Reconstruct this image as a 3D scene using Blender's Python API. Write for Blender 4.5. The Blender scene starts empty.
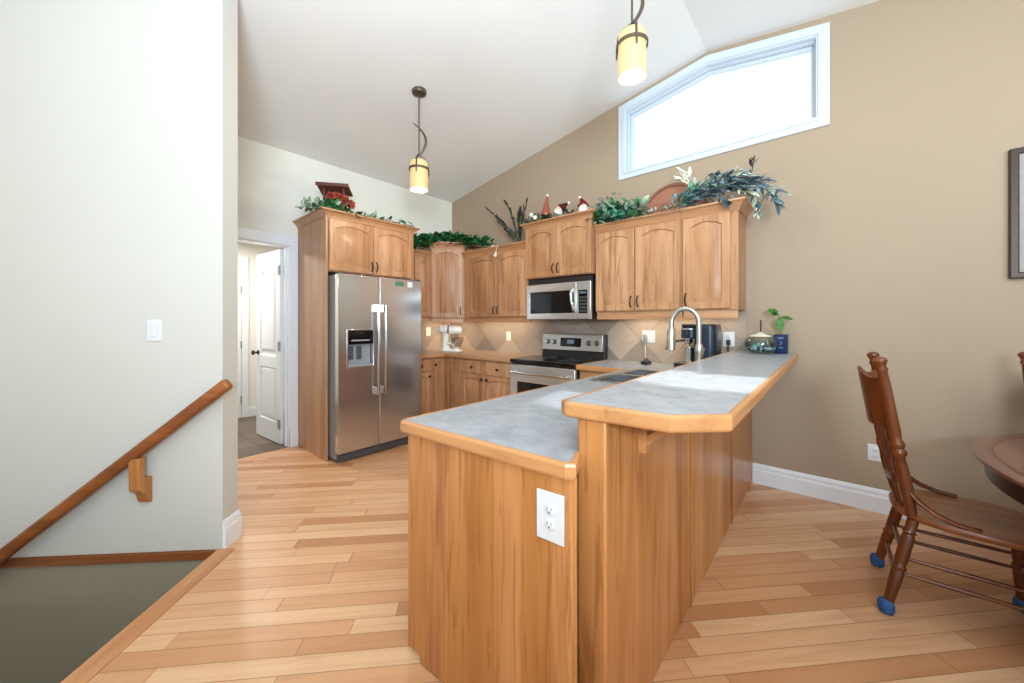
import bpy, bmesh, math, random
from mathutils import Vector, Matrix
random.seed(7)
C = bpy.context.scene.collection
SC = bpy.context.scene
V = Vector
PI = math.pi

# ------------------------------------------------------------------ camera
cam_d = bpy.data.cameras.new('camera')
cam_d.sensor_width = 36.0
cam_d.lens = 368.0 / 1024.0 * 36.0
cam_d.shift_y = -19.5 / 1024.0
cam_d.clip_start = 0.05
cam = bpy.data.objects.new('camera', cam_d)
C.objects.link(cam)
cam.location = (4.293, -3.569, 1.31)
cam.rotation_euler = (PI / 2, 0, math.radians(41.0))
SC.camera = cam

# ------------------------------------------------------------------ sky, sun, daylight, exposure
SC.view_settings.view_transform = 'Standard'
SC.view_settings.look = 'None'
SC.view_settings.gamma = 1.0
SC.view_settings.exposure = 0.0
SC.view_settings.use_curve_mapping = False
world = bpy.data.worlds.new('overcast_sky')
SC.world = world
world.use_nodes = True
bg = world.node_tree.nodes['Background']
bg.inputs['Color'].default_value = (0.86, 0.94, 1.0, 1)
bg.inputs['Strength'].default_value = 1.4

sun_d = bpy.data.lights.new('sun', 'SUN')
sun_d.energy = 5.2
sun_d.color = (0.95, 0.98, 1.0)
sun_d.angle = math.radians(1.2)
sun = bpy.data.objects.new('sun', sun_d)
C.objects.link(sun)
sun.rotation_euler = V((0.19, -1.0, -1.085)).to_track_quat('-Z', 'Y').to_euler()


def area_light(name, loc, direction, sx, sy, power, color=(1, 1, 1)):
    d = bpy.data.lights.new(name, 'AREA')
    d.shape = 'RECTANGLE'
    d.size = sx
    d.size_y = sy
    d.energy = power
    d.color = color
    o = bpy.data.objects.new(name, d)
    C.objects.link(o)
    o.location = loc
    o.rotation_euler = V(direction).to_track_quat('-Z', 'Y').to_euler()
    return o


def point_light(name, loc, power, color=(1, 1, 1), radius=0.12):
    d = bpy.data.lights.new(name, 'POINT')
    d.energy = power
    d.color = color
    d.shadow_soft_size = radius
    o = bpy.data.objects.new(name, d)
    C.objects.link(o)
    o.location = loc
    return o


# added fill lights with no fixture, over the table and behind the camera
point_light('dining_fill_light', (5.9, -1.5, 2.25), 40, (0.88, 0.95, 1.0), 0.25)
area_light('ceiling_fill_light', (5.3, -4.3, 1.8), (-0.55, 0.42, 1), 1.1, 1.1, 290, (0.72, 0.88, 1.0))
# added fill light brightening the hall beyond the doorway
area_light('hall_fill_light', (-0.95, -2.7, 2.38), (0, 0, -1), 0.5, 0.5, 42, (1.0, 0.96, 0.9))

# ------------------------------------------------------------------ node helpers / materials
def lin(c):
    return tuple(((x / 255.0) / 12.92 if x / 255.0 <= 0.04045 else ((x / 255.0 + 0.055) / 1.055) ** 2.4) for x in c) + (1.0,)


class NT:
    def __init__(self, name):
        self.m = bpy.data.materials.new(name)
        self.m.use_nodes = True
        self.t = self.m.node_tree
        self.b = self.t.nodes['Principled BSDF']
        self.out = self.t.nodes['Material Output']

    def n(self, typ, **kw):
        x = self.t.nodes.new(typ)
        for k, v in kw.items():
            setattr(x, k, v)
        return x

    def link(self, a, b):
        self.t.links.new(a, b)

    def put(self, sock, v):
        if isinstance(v, bpy.types.NodeSocket):
            self.link(v, sock)
        else:
            sock.default_value = v

    def math(self, op, a, b=None, c=None):
        x = self.n('ShaderNodeMath', operation=op)
        self.put(x.inputs[0], a)
        if b is not None:
            self.put(x.inputs[1], b)
        if c is not None:
            self.put(x.inputs[2], c)
        return x.outputs[0]

    def coord(self, kind='Object'):
        return self.n('ShaderNodeTexCoord').outputs[kind]

    def sep(self, v):
        x = self.n('ShaderNodeSeparateXYZ')
        self.link(v, x.inputs[0])
        return x.outputs

    def mapping(self, v, loc=(0, 0, 0), rot=(0, 0, 0), scale=(1, 1, 1)):
        x = self.n('ShaderNodeMapping')
        self.link(v, x.inputs[0])
        x.inputs['Location'].default_value = loc
        x.inputs['Rotation'].default_value = rot
        x.inputs['Scale'].default_value = scale
        return x.outputs[0]

    def noise(self, v, scale=5, detail=3, rough=0.5, dist=0.0):
        x = self.n('ShaderNodeTexNoise')
        if v is not None:
            self.link(v, x.inputs['Vector'])
        x.inputs['Scale'].default_value = scale
        x.inputs['Detail'].default_value = detail
        x.inputs['Roughness'].default_value = rough
        x.inputs['Distortion'].default_value = dist
        return x.outputs[0]

    def white(self, a, b=0.0):
        x = self.n('ShaderNodeTexWhiteNoise', noise_dimensions='2D')
        c = self.n('ShaderNodeCombineXYZ')
        self.put(c.inputs[0], a)
        self.put(c.inputs[1], b)
        self.link(c.outputs[0], x.inputs['Vector'])
        return x.outputs['Value']

    def ramp(self, f, stops):
        x = self.n('ShaderNodeValToRGB')
        self.link(f, x.inputs[0])
        el = x.color_ramp.elements
        while len(el) < len(stops):
            el.new(0.5)
        for e, (p, c) in zip(el, stops):
            e.position = p
            e.color = c
        return x.outputs[0]

    def mix(self, f, a, b, blend='MIX'):
        x = self.n('ShaderNodeMix', data_type='RGBA', blend_type=blend)
        self.put(x.inputs[0], f)
        self.put(x.inputs[6], a)
        self.put(x.inputs[7], b)
        return x.outputs[2]

    def bump(self, h, strength=0.1, dist=0.01):
        x = self.n('ShaderNodeBump')
        x.inputs['Strength'].default_value = strength
        x.inputs['Distance'].default_value = dist
        self.link(h, x.inputs['Height'])
        self.link(x.outputs[0], self.b.inputs['Normal'])

    def fin(self, color=None, rough=0.5, metal=0.0, spec=0.5, coat=0.0):
        if color is not None:
            self.put(self.b.inputs['Base Color'], color)
        self.put(self.b.inputs['Roughness'], rough)
        self.b.inputs['Metallic'].default_value = metal
        self.b.inputs['Specular IOR Level'].default_value = spec
        self.b.inputs['Coat Weight'].default_value = coat
        return self.m


def plain(name, rgb, rough=0.5, metal=0.0, spec=0.5, coat=0.0, var=0.06):
    t = NT(name)
    f = t.noise(t.coord(), 35, 3)
    c = lin(rgb)
    lo = tuple(x * (1 - var) for x in c[:3]) + (1,)
    hi = tuple(min(1, x * (1 + var)) for x in c[:3]) + (1,)
    return t.fin(t.ramp(f, [(0.3, lo), (0.7, hi)]), rough, metal, spec, coat)


def paint(name, rgb):
    t = NT(name)
    f = t.noise(t.coord(), 1.3, 2)
    c = lin(rgb)
    lo = tuple(x * 0.97 for x in c[:3]) + (1,)
    col = t.ramp(f, [(0.3, lo), (0.7, c)])
    t.bump(t.noise(t.coord(), 260, 2), 0.06, 0.002)
    return t.fin(col, 0.7, 0, 0.25)


def wood(name, light, mid, dark, axis='Z', board=0.0, rough=0.38, streak=0.5, tone=0.12, coat=0.0, rnd=0.1):
    """planed timber; grain runs along axis, optional glued boards of the given width."""
    t = NT(name)
    co = t.coord()
    info = t.n('ShaderNodeObjectInfo').outputs['Random']
    off = t.n('ShaderNodeCombineXYZ')
    t.link(t.math('MULTIPLY', info, 7.3), off.inputs[0])
    t.link(t.math('MULTIPLY', info, 3.1), off.inputs[1])
    t.link(t.math('MULTIPLY', info, 5.7), off.inputs[2])
    va = t.n('ShaderNodeVectorMath', operation='ADD')
    t.link(co, va.inputs[0])
    t.link(off.outputs[0], va.inputs[1])
    vec = va.outputs[0]
    a, l = 9.0, 0.55
    sc = {'Z': (a, a, l), 'X': (l, a, a), 'Y': (a, l, a)}[axis]
    mp = t.mapping(vec, scale=sc)
    g = t.noise(mp, 1.0, 5, 0.6, 0.8)
    fine = t.noise(t.mapping(vec, scale=tuple(s * 6 for s in sc)), 1.5, 3, 0.6)
    base = t.ramp(g, [(0.30, lin(light)), (0.52, lin(mid)), (0.75, lin(tuple(0.55 * m_ + 0.45 * d_ for m_, d_ in zip(mid, dark))))])
    base = t.mix(t.math('MULTIPLY', fine, 0.28), base, lin(tuple(0.8 * m_ + 0.2 * d_ for m_, d_ in zip(mid, dark))))
    st = t.noise(t.mapping(vec, loc=(3, 7, 1), scale=tuple(s * 0.6 for s in sc)), 1.0, 4, 0.65, 1.2)
    stf = t.ramp(st, [(0.55, (0, 0, 0, 1)), (0.64, (1, 1, 1, 1))])
    base = t.mix(t.math('MULTIPLY', stf, streak), base, lin(dark))
    s2 = t.noise(t.mapping(vec, loc=(11, 2, 5), scale=tuple(q * 3.6 for q in sc)), 1.0, 3, 0.6, 0.6)
    s2f = t.ramp(s2, [(0.57, (0, 0, 0, 1)), (0.63, (1, 1, 1, 1))])
    base = t.mix(t.math('MULTIPLY', s2f, streak * 0.8), base, lin(dark))
    tonev = info
    k = rnd
    if board > 0:
        s = t.sep(co)
        ax = {'Z': (0, 1), 'X': (1, 2), 'Y': (0, 2)}[axis]
        u = t.math('ADD', s[ax[0]], t.math('MULTIPLY', s[ax[1]], 1.013))
        idx = t.math('FLOOR', t.math('DIVIDE', t.math('ADD', u, t.math('MULTIPLY', info, 0.37)), board))
        tonev = t.white(idx, t.math('FLOOR', t.math('MULTIPLY', info, 50.0)))
        k = tone
    hsv = t.n('ShaderNodeHueSaturation')
    t.link(base, hsv.inputs['Color'])
    t.link(t.math('MULTIPLY_ADD', tonev, 2 * k, 1 - k), hsv.inputs['Value'])
    t.link(t.math('MULTIPLY_ADD', tonev, -0.5 * k, 1 + 0.25 * k), hsv.inputs['Saturation'])
    t.bump(fine, 0.04, 0.002)
    return t.fin(hsv.outputs[0], rough, 0, 0.45, coat)


def floor_mat():
    t = NT('oak_plank_floor')
    # plank direction: 84.2 deg to the right of the view axis, the view axis being 131 deg from +X
    th = math.radians(131.0 - 84.2)
    s = t.sep(t.coord())
    u = t.math('ADD', t.math('MULTIPLY', s[0], math.cos(th)), t.math('MULTIPLY', s[1], math.sin(th)))
    v = t.math('ADD', t.math('MULTIPLY', s[0], -math.sin(th)), t.math('MULTIPLY', s[1], math.cos(th)))
    W, L = 0.081, 0.95
    vr = t.math('DIVIDE', v, W)
    row = t.math('FLOOR', vr)
    fv = t.math('FRACT', vr)
    ur = t.math('DIVIDE', t.math('ADD', u, t.math('MULTIPLY', t.white(row, 3.3), 4.7)), L)
    ur = t.math('ADD', ur, t.math('MULTIPLY', t.math('SINE', t.math('MULTIPLY_ADD', ur, 2.1, row)), 0.18))
    col = t.math('FLOOR', ur)
    fu = t.math('FRACT', ur)
    tone = t.white(row, col)
    base = t.ramp(tone, [(0.0, lin((182, 126, 84))), (0.3, lin((200, 146, 103))), (0.6, lin((211, 160, 118))), (1.0, lin((222, 179, 138)))])
    cmb = t.n('ShaderNodeCombineXYZ')
    t.link(t.math('ADD', t.math('MULTIPLY', u, 1.6), t.math('MULTIPLY', tone, 40)), cmb.inputs[0])
    t.link(t.math('MULTIPLY', v, 26), cmb.inputs[1])
    t.link(t.math('MULTIPLY', tone, 17), cmb.inputs[2])
    g = t.noise(cmb.outputs[0], 1.0, 5, 0.6, 0.9)
    gf = t.ramp(g, [(0.45, (0, 0, 0, 1)), (0.72, (1, 1, 1, 1))])
    base = t.mix(t.math('MULTIPLY', gf, 0.38), base, lin((170, 108, 64)))
    ev = t.math('MINIMUM', fv, t.math('SUBTRACT', 1.0, fv))
    eu = t.math('MULTIPLY', t.math('MINIMUM', fu, t.math('SUBTRACT', 1.0, fu)), L / W)
    e = t.math('MINIMUM', ev, eu)
    gap = t.math('LESS_THAN', e, 0.022)
    colr = t.mix(t.math('MULTIPLY', gap, 0.6), base, lin((110, 66, 34)))
    inv = t.math('SUBTRACT', 1.0, gap)
    t.bump(inv, 0.25, 0.002)
    rg = t.math('MULTIPLY_ADD', g, 0.12, 0.24)
    return t.fin(colr, rg, 0, 0.5)


def tile_mat(name, size, cols, grout, rot45=True, gw=0.012, ox=0.0, oz=0.0, plane='XZ', rough=0.45):
    t = NT(name)
    s = t.sep(t.coord())
    if plane == 'XZ':
        a, b = t.math('ADD', s[0], t.math('MULTIPLY', s[1], -1.0)), s[2]
    else:
        a, b = s[0], s[1]
    a = t.math('SUBTRACT', a, ox)
    b = t.math('SUBTRACT', b, oz)
    if rot45:
        p = t.math('MULTIPLY', t.math('ADD', a, b), 0.70711 / size)
        q = t.math('MULTIPLY', t.math('SUBTRACT', a, b), 0.70711 / size)
    else:
        p = t.math('DIVIDE', a, size)
        q = t.math('DIVIDE', b, size)
    tone = t.white(t.math('FLOOR', p), t.math('FLOOR', q))
    base = t.ramp(tone, [(i / (len(cols) - 1), lin(c)) for i, c in enumerate(cols)])
    n1 = t.noise(t.mapping(t.coord(), scale=(1, 1, 1.6)), 14, 5, 0.65, 0.8)
    base = t.mix(t.math('MULTIPLY', t.ramp(n1, [(0.4, (0, 0, 0, 1)), (0.75, (1, 1, 1, 1))]), 0.25), base, lin(grout))
    fp, fq = t.math('FRACT', p), t.math('FRACT', q)
    e = t.math('MINIMUM', t.math('MINIMUM', fp, t.math('SUBTRACT', 1.0, fp)), t.math('MINIMUM', fq, t.math('SUBTRACT', 1.0, fq)))
    gap = t.math('LESS_THAN', e, gw)
    c = t.mix(t.math('MULTIPLY', gap, 0.8), base, lin(grout))
    t.bump(t.math('SUBTRACT', 1.0, gap), 0.3, 0.002)
    return t.fin(c, rough, 0, 0.4)


def laminate(name, a, b, c, rough=0.33):
    t = NT(name)
    n1 = t.noise(t.coord(), 16, 6, 0.68, 0.5)
    n2 = t.noise(t.coord(), 55, 4, 0.6)
    col = t.ramp(n1, [(0.33, lin(a)), (0.52, lin(b)), (0.7, lin(c))])
    col = t.mix(t.math('MULTIPLY', n2, 0.3), col, lin(b))
    return t.fin(col, rough, 0, 0.5)


def steel(name, rgb, rough=0.3, axis='Z', metal=1.0):
    t = NT(name)
    sc = {'Z': (220, 220, 2), 'X': (2, 220, 220), 'Y': (220, 2, 220)}[axis]
    n1 = t.noise(t.mapping(t.coord(), scale=sc), 1, 3)
    c = lin(rgb)
    col = t.ramp(n1, [(0.3, tuple(x * 0.97 for x in c[:3]) + (1,)), (0.7, c)])
    return t.fin(col, t.math('MULTIPLY_ADD', n1, 0.05, rough - 0.03), metal, 0.5)


def glow(name, rgb, strength, base=(250, 245, 235), grad=None):
    t = NT(name)
    n1 = t.noise(t.mapping(t.coord(), scale=(1, 1, 1)), 14, 4, 0.6, 0.8)
    c = lin(rgb)
    lo = (c[0] * 0.97, c[1] * 0.86, c[2] * 0.72, 1)
    col = t.ramp(n1, [(0.35, lo), (0.65, c)])
    t.put(t.b.inputs['Emission Color'], col)
    t.b.inputs['Emission Strength'].default_value = strength
    return t.fin(lin(base), 0.4, 0, 0.5)


def glassy(name, tint=(235, 242, 242), clear=0.86, rough=0.03):
    t = NT(name)
    tr = t.n('ShaderNodeBsdfTransparent')
    tr.inputs[0].default_value = lin(tint)
    gl = t.n('ShaderNodeBsdfGlossy')
    gl.inputs['Roughness'].default_value = rough
    n1 = t.noise(t.coord(), 3, 2)
    lw = t.n('ShaderNodeLayerWeight')
    lw.inputs['Blend'].default_value = 0.3
    f = t.math('MULTIPLY_ADD', t.math('POWER', lw.outputs['Facing'], 2.0), 0.45, t.math('MULTIPLY', n1, 0.05))
    f = t.math('MINIMUM', f, 1.0)
    mx = t.n('ShaderNodeMixShader')
    t.link(f, mx.inputs[0])
    t.link(tr.outputs[0], mx.inputs[1])
    t.link(gl.outputs[0], mx.inputs[2])
    t.link(mx.outputs[0], t.out.inputs[0])
    return t.m


def leafy(name, a, b, rough=0.45):
    t = NT(name)
    n1 = t.noise(t.coord(), 28, 2)
    return t.fin(t.ramp(n1, [(0.35, lin(a)), (0.65, lin(b))]), rough, 0, 0.4)


CAB_L, CAB_M, CAB_D = (201, 156, 117), (182, 134, 95), (116, 70, 40)
M = {}
M['cream'] = paint('cream_wall_paint', (232, 230, 220))
M['cream_dimmed'] = paint('dimmed_cream_paint', (202, 199, 190))  # same cream darkened, dimmer light on this wall put into its colour
M['taupe'] = paint('taupe_wall_paint', (168, 149, 127))
M['ceil'] = paint('white_ceiling_paint', (236, 236, 233))
M['white'] = plain('white_gloss_trim', (228, 231, 236), 0.35, var=0.02)
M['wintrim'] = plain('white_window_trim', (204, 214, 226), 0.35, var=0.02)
M['floor'] = floor_mat()
M['well'] = paint('shaded_taupe_paint', (150, 140, 120))  # taupe wall paint darkened, shade of the stairwell put into its colour
M['cab'] = wood('hickory_vertical', CAB_L, CAB_M, CAB_D, 'Z', 0.0, 0.36, 0.5)
M['cabb'] = wood('hickory_boards', CAB_L, CAB_M, CAB_D, 'Z', 0.11, 0.36, 0.3, 0.1)
M['cabx'] = wood('hickory_along_x', CAB_L, CAB_M, CAB_D, 'X', 0.0, 0.36, 0.3, rnd=0.05)
M['caby'] = wood('hickory_along_y', CAB_L, CAB_M, CAB_D, 'Y', 0.0, 0.36, 0.3, rnd=0.05)
PEN_L, PEN_M, PEN_D = (204, 146, 90), (188, 127, 72), (128, 70, 32)
M['pen'] = wood('hickory_panelling', PEN_L, PEN_M, PEN_D, 'Z', 0.115, 0.3, 0.5, 0.12)
M['peny'] = wood('hickory_edge_y', PEN_L, (188, 134, 86), PEN_D, 'Y', 0.0, 0.32, 0.25, rnd=0.03)
M['penx'] = wood('hickory_edge_x', PEN_L, (188, 134, 86), PEN_D, 'X', 0.0, 0.32, 0.25, rnd=0.03)
M['rail'] = wood('handrail_oak', (160, 96, 46), (132, 72, 30), (80, 40, 16), 'X', 0.0, 0.32, 0.3, rnd=0.04)
M['chair'] = wood('dark_oak_chair', (130, 68, 28), (96, 48, 20), (46, 22, 10), 'Z', 0.0, 0.25, 0.35, coat=0.2, rnd=0.03)
M['seat'] = wood('dark_oak_seat', (160, 100, 58), (128, 76, 42), (76, 42, 22), 'X', 0.0, 0.28, 0.3, rnd=0.03)
M['table'] = wood('walnut_table', (112, 72, 54), (92, 56, 42), (50, 28, 22), 'Y', 0.0, 0.25, 0.2, coat=0.2, rnd=0.03)
M['tdark'] = wood('dark_apron', (56, 34, 26), (42, 24, 18), (24, 14, 10), 'X', 0.0, 0.3, 0.2, rnd=0.03)
M['bird'] = wood('redbrown_boards', (120, 74, 54), (98, 56, 42), (60, 34, 26), 'Y', 0.0, 0.5, 0.4, rnd=0.03)
M['arch'] = wood('rosewood_board', (180, 128, 102), (164, 110, 86), (126, 80, 60), 'X', 0.0, 0.4, 0.2, rnd=0.03)
M['archrim'] = wood('rosewood_rim', (150, 100, 80), (134, 84, 64), (96, 58, 42), 'X', 0.0, 0.35, 0.2, rnd=0.03)
M['tile'] = tile_mat('backsplash_stone_tile', 0.305, [(146, 130, 117), (172, 154, 137), (122, 109, 100), (184, 167, 150), (154, 138, 124)], (128, 116, 104), True, 0.01, 0.95, 0.915)
M['slate'] = tile_mat('hall_slate_tile', 0.3, [(84, 70, 61), (108, 92, 80), (96, 80, 69), (122, 107, 94)], (80, 68, 60), False, 0.02, 0, 0, 'XY')
M['lam'] = laminate('grey_stone_laminate', (134, 139, 145), (154, 160, 166), (172, 178, 182))
M['lamw'] = laminate('warm_stone_laminate', (142, 112, 90), (160, 130, 106), (172, 144, 120))
M['steel'] = steel('brushed_steel', (214, 213, 212), 0.26, 'Y')
M['steelv'] = steel('brushed_steel_vertical', (210, 210, 210), 0.2, 'Z', 0.93)
M['steelx'] = steel('brushed_steel_x', (218, 216, 213), 0.3, 'X', 0.85)
M['nickel'] = steel('brushed_nickel', (190, 188, 180), 0.3, 'Z')
M['sink'] = steel('sink_steel', (120, 120, 122), 0.35, 'Y')
M['chrome'] = steel('polished_steel', (214, 214, 214), 0.14, 'Z')
M['greyside'] = plain('grey_enamel', (132, 130, 128), 0.45)
M['black'] = plain('black_plastic', (22, 22, 24), 0.35)
M['blackg'] = plain('black_glass', (10, 10, 12), 0.06, spec=0.6)
M['navy'] = plain('navy_black_enamel', (26, 36, 52), 0.25)
M['darkgrey'] = plain('dark_grey_plastic', (70, 72, 76), 0.4)
M['midgrey'] = plain('mid_grey_plastic', (140, 144, 148), 0.35)
M['bronze'] = plain('dark_bronze', (58, 46, 40), 0.35, 0.6)
M['pend'] = plain('weathered_bronze', (96, 84, 72), 0.4, 0.6)
M['pull'] = plain('black_iron_pull', (34, 26, 22), 0.4, 0.5)
M['whiteen'] = plain('white_enamel', (236, 234, 226), 0.25, var=0.02)
M['plate'] = plain('white_plastic', (214, 216, 218), 0.35, var=0.02)
M['almond'] = plain('almond_plastic', (236, 228, 214), 0.35, var=0.02)
M['shade'] = glow('lit_amber_glass', (255, 222, 160), 0.5, (190, 160, 112))
M['shadeb'] = glow('lit_bulb', (255, 250, 236), 1.6)
M['glass'] = glassy('clear_glass', (246, 250, 250))
M['water'] = glassy('water_glass', (222, 238, 242), 0.8, 0.02)
M['blueknit'] = plain('blue_knit_wool', (58, 96, 150), 0.95, spec=0.1, var=0.35)
M['vase'] = plain('cobalt_vase', (18, 38, 80), 0.2)
M['mark'] = plain('white_mark', (96, 124, 164), 0.5)
M['leafg'] = leafy('leaf_green', (30, 92, 50), (64, 140, 78))
M['leafd'] = leafy('leaf_dark_green', (18, 58, 32), (40, 96, 52))
M['leafs'] = leafy('leaf_sage', (130, 158, 132), (176, 196, 170))
M['leafb'] = leafy('leaf_blue_grey', (96, 120, 130), (158, 178, 182))
M['leafbd'] = leafy('leaf_slate', (54, 72, 84), (92, 110, 118))
M['leaft'] = leafy('leaf_teal', (48, 120, 102), (122, 184, 160))
M['leafw'] = leafy('leaf_cream', (206, 204, 184), (232, 230, 214))
M['leafk'] = leafy('leaf_black_green', (34, 40, 36), (62, 70, 60))
M['leafp'] = leafy('leaf_fresh', (36, 92, 34), (74, 130, 52))
M['leafpale'] = leafy('stem_pale_green', (150, 160, 104), (186, 184, 140))
M['stem'] = leafy('stem_brown', (74, 60, 40), (96, 80, 54))
M['red'] = leafy('petal_red', (126, 38, 30), (164, 70, 50))
M['gred'] = plain('felt_red', (112, 32, 38), 0.9, spec=0.1)
M['gpink'] = plain('felt_rust', (152, 84, 70), 0.9, spec=0.1)
M['gbrown'] = plain('felt_brown', (78, 38, 34), 0.9, spec=0.1)
M['gwhite'] = plain('felt_white', (232, 224, 214), 0.9, spec=0.1)
M['skin'] = plain('doll_skin', (214, 168, 144), 0.6)
M['pebb'] = plain('black_white_pebbles', (90, 90, 92), 0.4, var=0.9)
M['green_card'] = plain('green_card', (66, 120, 90), 0.5)
M['mat'] = plain('grey_picture_mat', (158, 152, 146), 0.8)
M['print'] = plain('pale_print', (216, 206, 196), 0.8, var=0.15)
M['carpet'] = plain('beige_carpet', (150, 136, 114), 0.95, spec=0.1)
M['screen'] = glow('lit_clock', (150, 180, 210), 0.35, (30, 40, 50))
M['undercab'] = glow('lit_strip', (255, 226, 180), 2.0)

# ------------------------------------------------------------------ mesh builder
class B:
    def __init__(self):
        self.v = []
        self.f = []
        self.mi = []
        self.cur = 0

    def add(self, verts, faces):
        o = len(self.v)
        self.v += [V(p) for p in verts]
        for f in faces:
            self.f.append([i + o for i in f])
            self.mi.append(self.cur)
        return self

    def box(self, x0, x1, y0, y1, z0, z1):
        p = [(x, y, z) for z in (z0, z1) for y in (y0, y1) for x in (x0, x1)]
        return self.add(p, [(0, 2, 3, 1), (4, 5, 7, 6), (0, 1, 5, 4), (2, 6, 7, 3), (0, 4, 6, 2), (1, 3, 7, 5)])

    def obox(self, o, U, N, u0, u1, n0, n1, z0, z1):
        """box in a frame: o + U*u + N*n + z."""
        p = [V(o) + U * u + N * n + V((0, 0, z)) for z in (z0, z1) for n in (n0, n1) for u in (u0, u1)]
        return self.add(p, [(0, 2, 3, 1), (4, 5, 7, 6), (0, 1, 5, 4), (2, 6, 7, 3), (0, 4, 6, 2), (1, 3, 7, 5)])

    def prism(self, pts, vec):
        n = len(pts)
        vec = V(vec)
        vs = [V(p) for p in pts] + [V(p) + vec for p in pts]
        fs = [tuple(range(n)), tuple(range(n, 2 * n))[::-1]]
        fs += [(i, (i + 1) % n, n + (i + 1) % n, n + i) for i in range(n)]
        return self.add(vs, fs)

    def poly(self, pts, z0, z1):
        return self.prism([(p[0], p[1], z0) for p in pts], (0, 0, z1 - z0))

    def holed(self, outer, holes, fn, depth):
        """flat plate with holes: loops are 2-D, fn maps (a, b, d) to 3-D, d in (0, depth)."""
        bm = bmesh.new()
        edges = []
        for lp in [outer] + holes:
            vs = [bm.verts.new((p[0], p[1], 0)) for p in lp]
            edges += [bm.edges.new((vs[i], vs[(i + 1) % len(vs)])) for i in range(len(vs))]
        bmesh.ops.triangle_fill(bm, use_beauty=True, edges=edges)
        bm.verts.ensure_lookup_table()
        bm.verts.index_update()
        tris = [[v.index for v in f.verts] for f in bm.faces]
        p2 = [(v.co.x, v.co.y) for v in bm.verts]
        bm.free()
        n = len(p2)
        vs = [fn(a, b, 0) for a, b in p2] + [fn(a, b, depth) for a, b in p2]
        fs = [tuple(t) for t in tris] + [tuple(i + n for i in t)[::-1] for t in tris]
        k = 0
        for lp in [outer] + holes:
            m = len(lp)
            fs += [(k + i, k + (i + 1) % m, n + k + (i + 1) % m, n + k + i) for i in range(m)]
            k += m
        return self.add(vs, fs)

    def lathe(self, prof, c=(0, 0, 0), seg=24, axis=(0, 0, 1), a0=0.0, cap=True):
        c = V(c)
        w = V(axis).normalized()
        u = w.orthogonal().normalized()
        v = w.cross(u)
        vs, fs = [], []
        for r, z in prof:
            for i in range(seg):
                a = a0 + 2 * PI * i / seg
                vs.append(c + w * z + (u * math.cos(a) + v * math.sin(a)) * r)
        m = len(prof)
        for j in range(m - 1):
            for i in range(seg):
                k = (i + 1) % seg
                fs.append((j * seg + i, j * seg + k, (j + 1) * seg + k, (j + 1) * seg + i))
        if cap:
            if prof[0][0] > 1e-6:
                fs.append(tuple(range(seg))[::-1])
            if prof[-1][0] > 1e-6:
                fs.append(tuple((m - 1) * seg + i for i in range(seg)))
        return self.add(vs, fs)

    def tube(self, pts, rad, seg=10, flat=1.0, up=None):
        pts = [V(p) for p in pts]
        n = len(pts)
        if not isinstance(rad, (list, tuple)):
            rad = [rad] * n
        d0 = (pts[1] - pts[0]).normalized()
        u = V(up) if up is not None else d0.orthogonal()
        vs, fs = [], []
        for i, p in enumerate(pts):
            d = ((pts[min(i + 1, n - 1)] - pts[i]).normalized() + (pts[i] - pts[max(i - 1, 0)]).normalized())
            d.normalize()
            u = (u - d * u.dot(d)).normalized()
            w = d.cross(u)
            for k in range(seg):
                a = 2 * PI * k / seg
                vs.append(p + (u * math.cos(a) + w * math.sin(a) * flat) * rad[i])
        for i in range(n - 1):
            for k in range(seg):
                q = (k + 1) % seg
                fs.append((i * seg + k, i * seg + q, (i + 1) * seg + q, (i + 1) * seg + k))
        fs.append(tuple(range(seg))[::-1])
        fs.append(tuple((n - 1) * seg + k for k in range(seg)))
        return self.add(vs, fs)

    def ball(self, c, r, seg=14, sc=(1, 1, 1)):
        prof = [(math.sin(PI * i / 10), -math.cos(PI * i / 10)) for i in range(11)]
        prof[0] = (1e-4, -1)
        prof[-1] = (1e-4, 1)
        o = len(self.v)
        self.lathe([(a * r, b * r) for a, b in prof], (0, 0, 0), seg, cap=False)
        for i in range(o, len(self.v)):
            p = self.v[i]
            self.v[i] = V((p.x * sc[0] + c[0], p.y * sc[1] + c[1], p.z * sc[2] + c[2]))
        return self

    def sweep(self, path, prof):
        """closed profile [(out, z)] along an open plan path; out is to the right of travel."""
        P = [V((p[0], p[1])) for p in path]
        n = len(P)
        m = len(prof)
        dirs = [(P[i + 1] - P[i]).normalized() for i in range(n - 1)]
        nor = [V((d.y, -d.x)) for d in dirs]
        vs, fs = [], []
        for i in range(n):
            if i == 0:
                o = nor[0]
            elif i == n - 1:
                o = nor[-1]
            else:
                o = (nor[i - 1] + nor[i]) / (1 + nor[i - 1].dot(nor[i]))
            for a, z in prof:
                q = P[i] + o * a
                vs.append((q.x, q.y, z))
        for i in range(n - 1):
            for k in range(m):
                q = (k + 1) % m
                fs.append((i * m + k, i * m + q, (i + 1) * m + q, (i + 1) * m + k))
        fs.append(tuple(range(m))[::-1])
        fs.append(tuple((n - 1) * m + k for k in range(m)))
        return self.add(vs, fs)

    def loops(self, ls, cap0=True, cap1=True):
        n = len(ls[0])
        vs = [p for l in ls for p in l]
        fs = []
        for j in range(len(ls) - 1):
            for i in range(n):
                k = (i + 1) % n
                fs.append((j * n + i, j * n + k, (j + 1) * n + k, (j + 1) * n + i))
        if cap0:
            fs.append(tuple(range(n))[::-1])
        if cap1:
            fs.append(tuple((len(ls) - 1) * n + i for i in range(n)))
        return self.add(vs, fs)

    def xf(self, mat, start=0):
        for i in range(start, len(self.v)):
            self.v[i] = mat @ self.v[i]
        return self


ORG = {}


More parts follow.
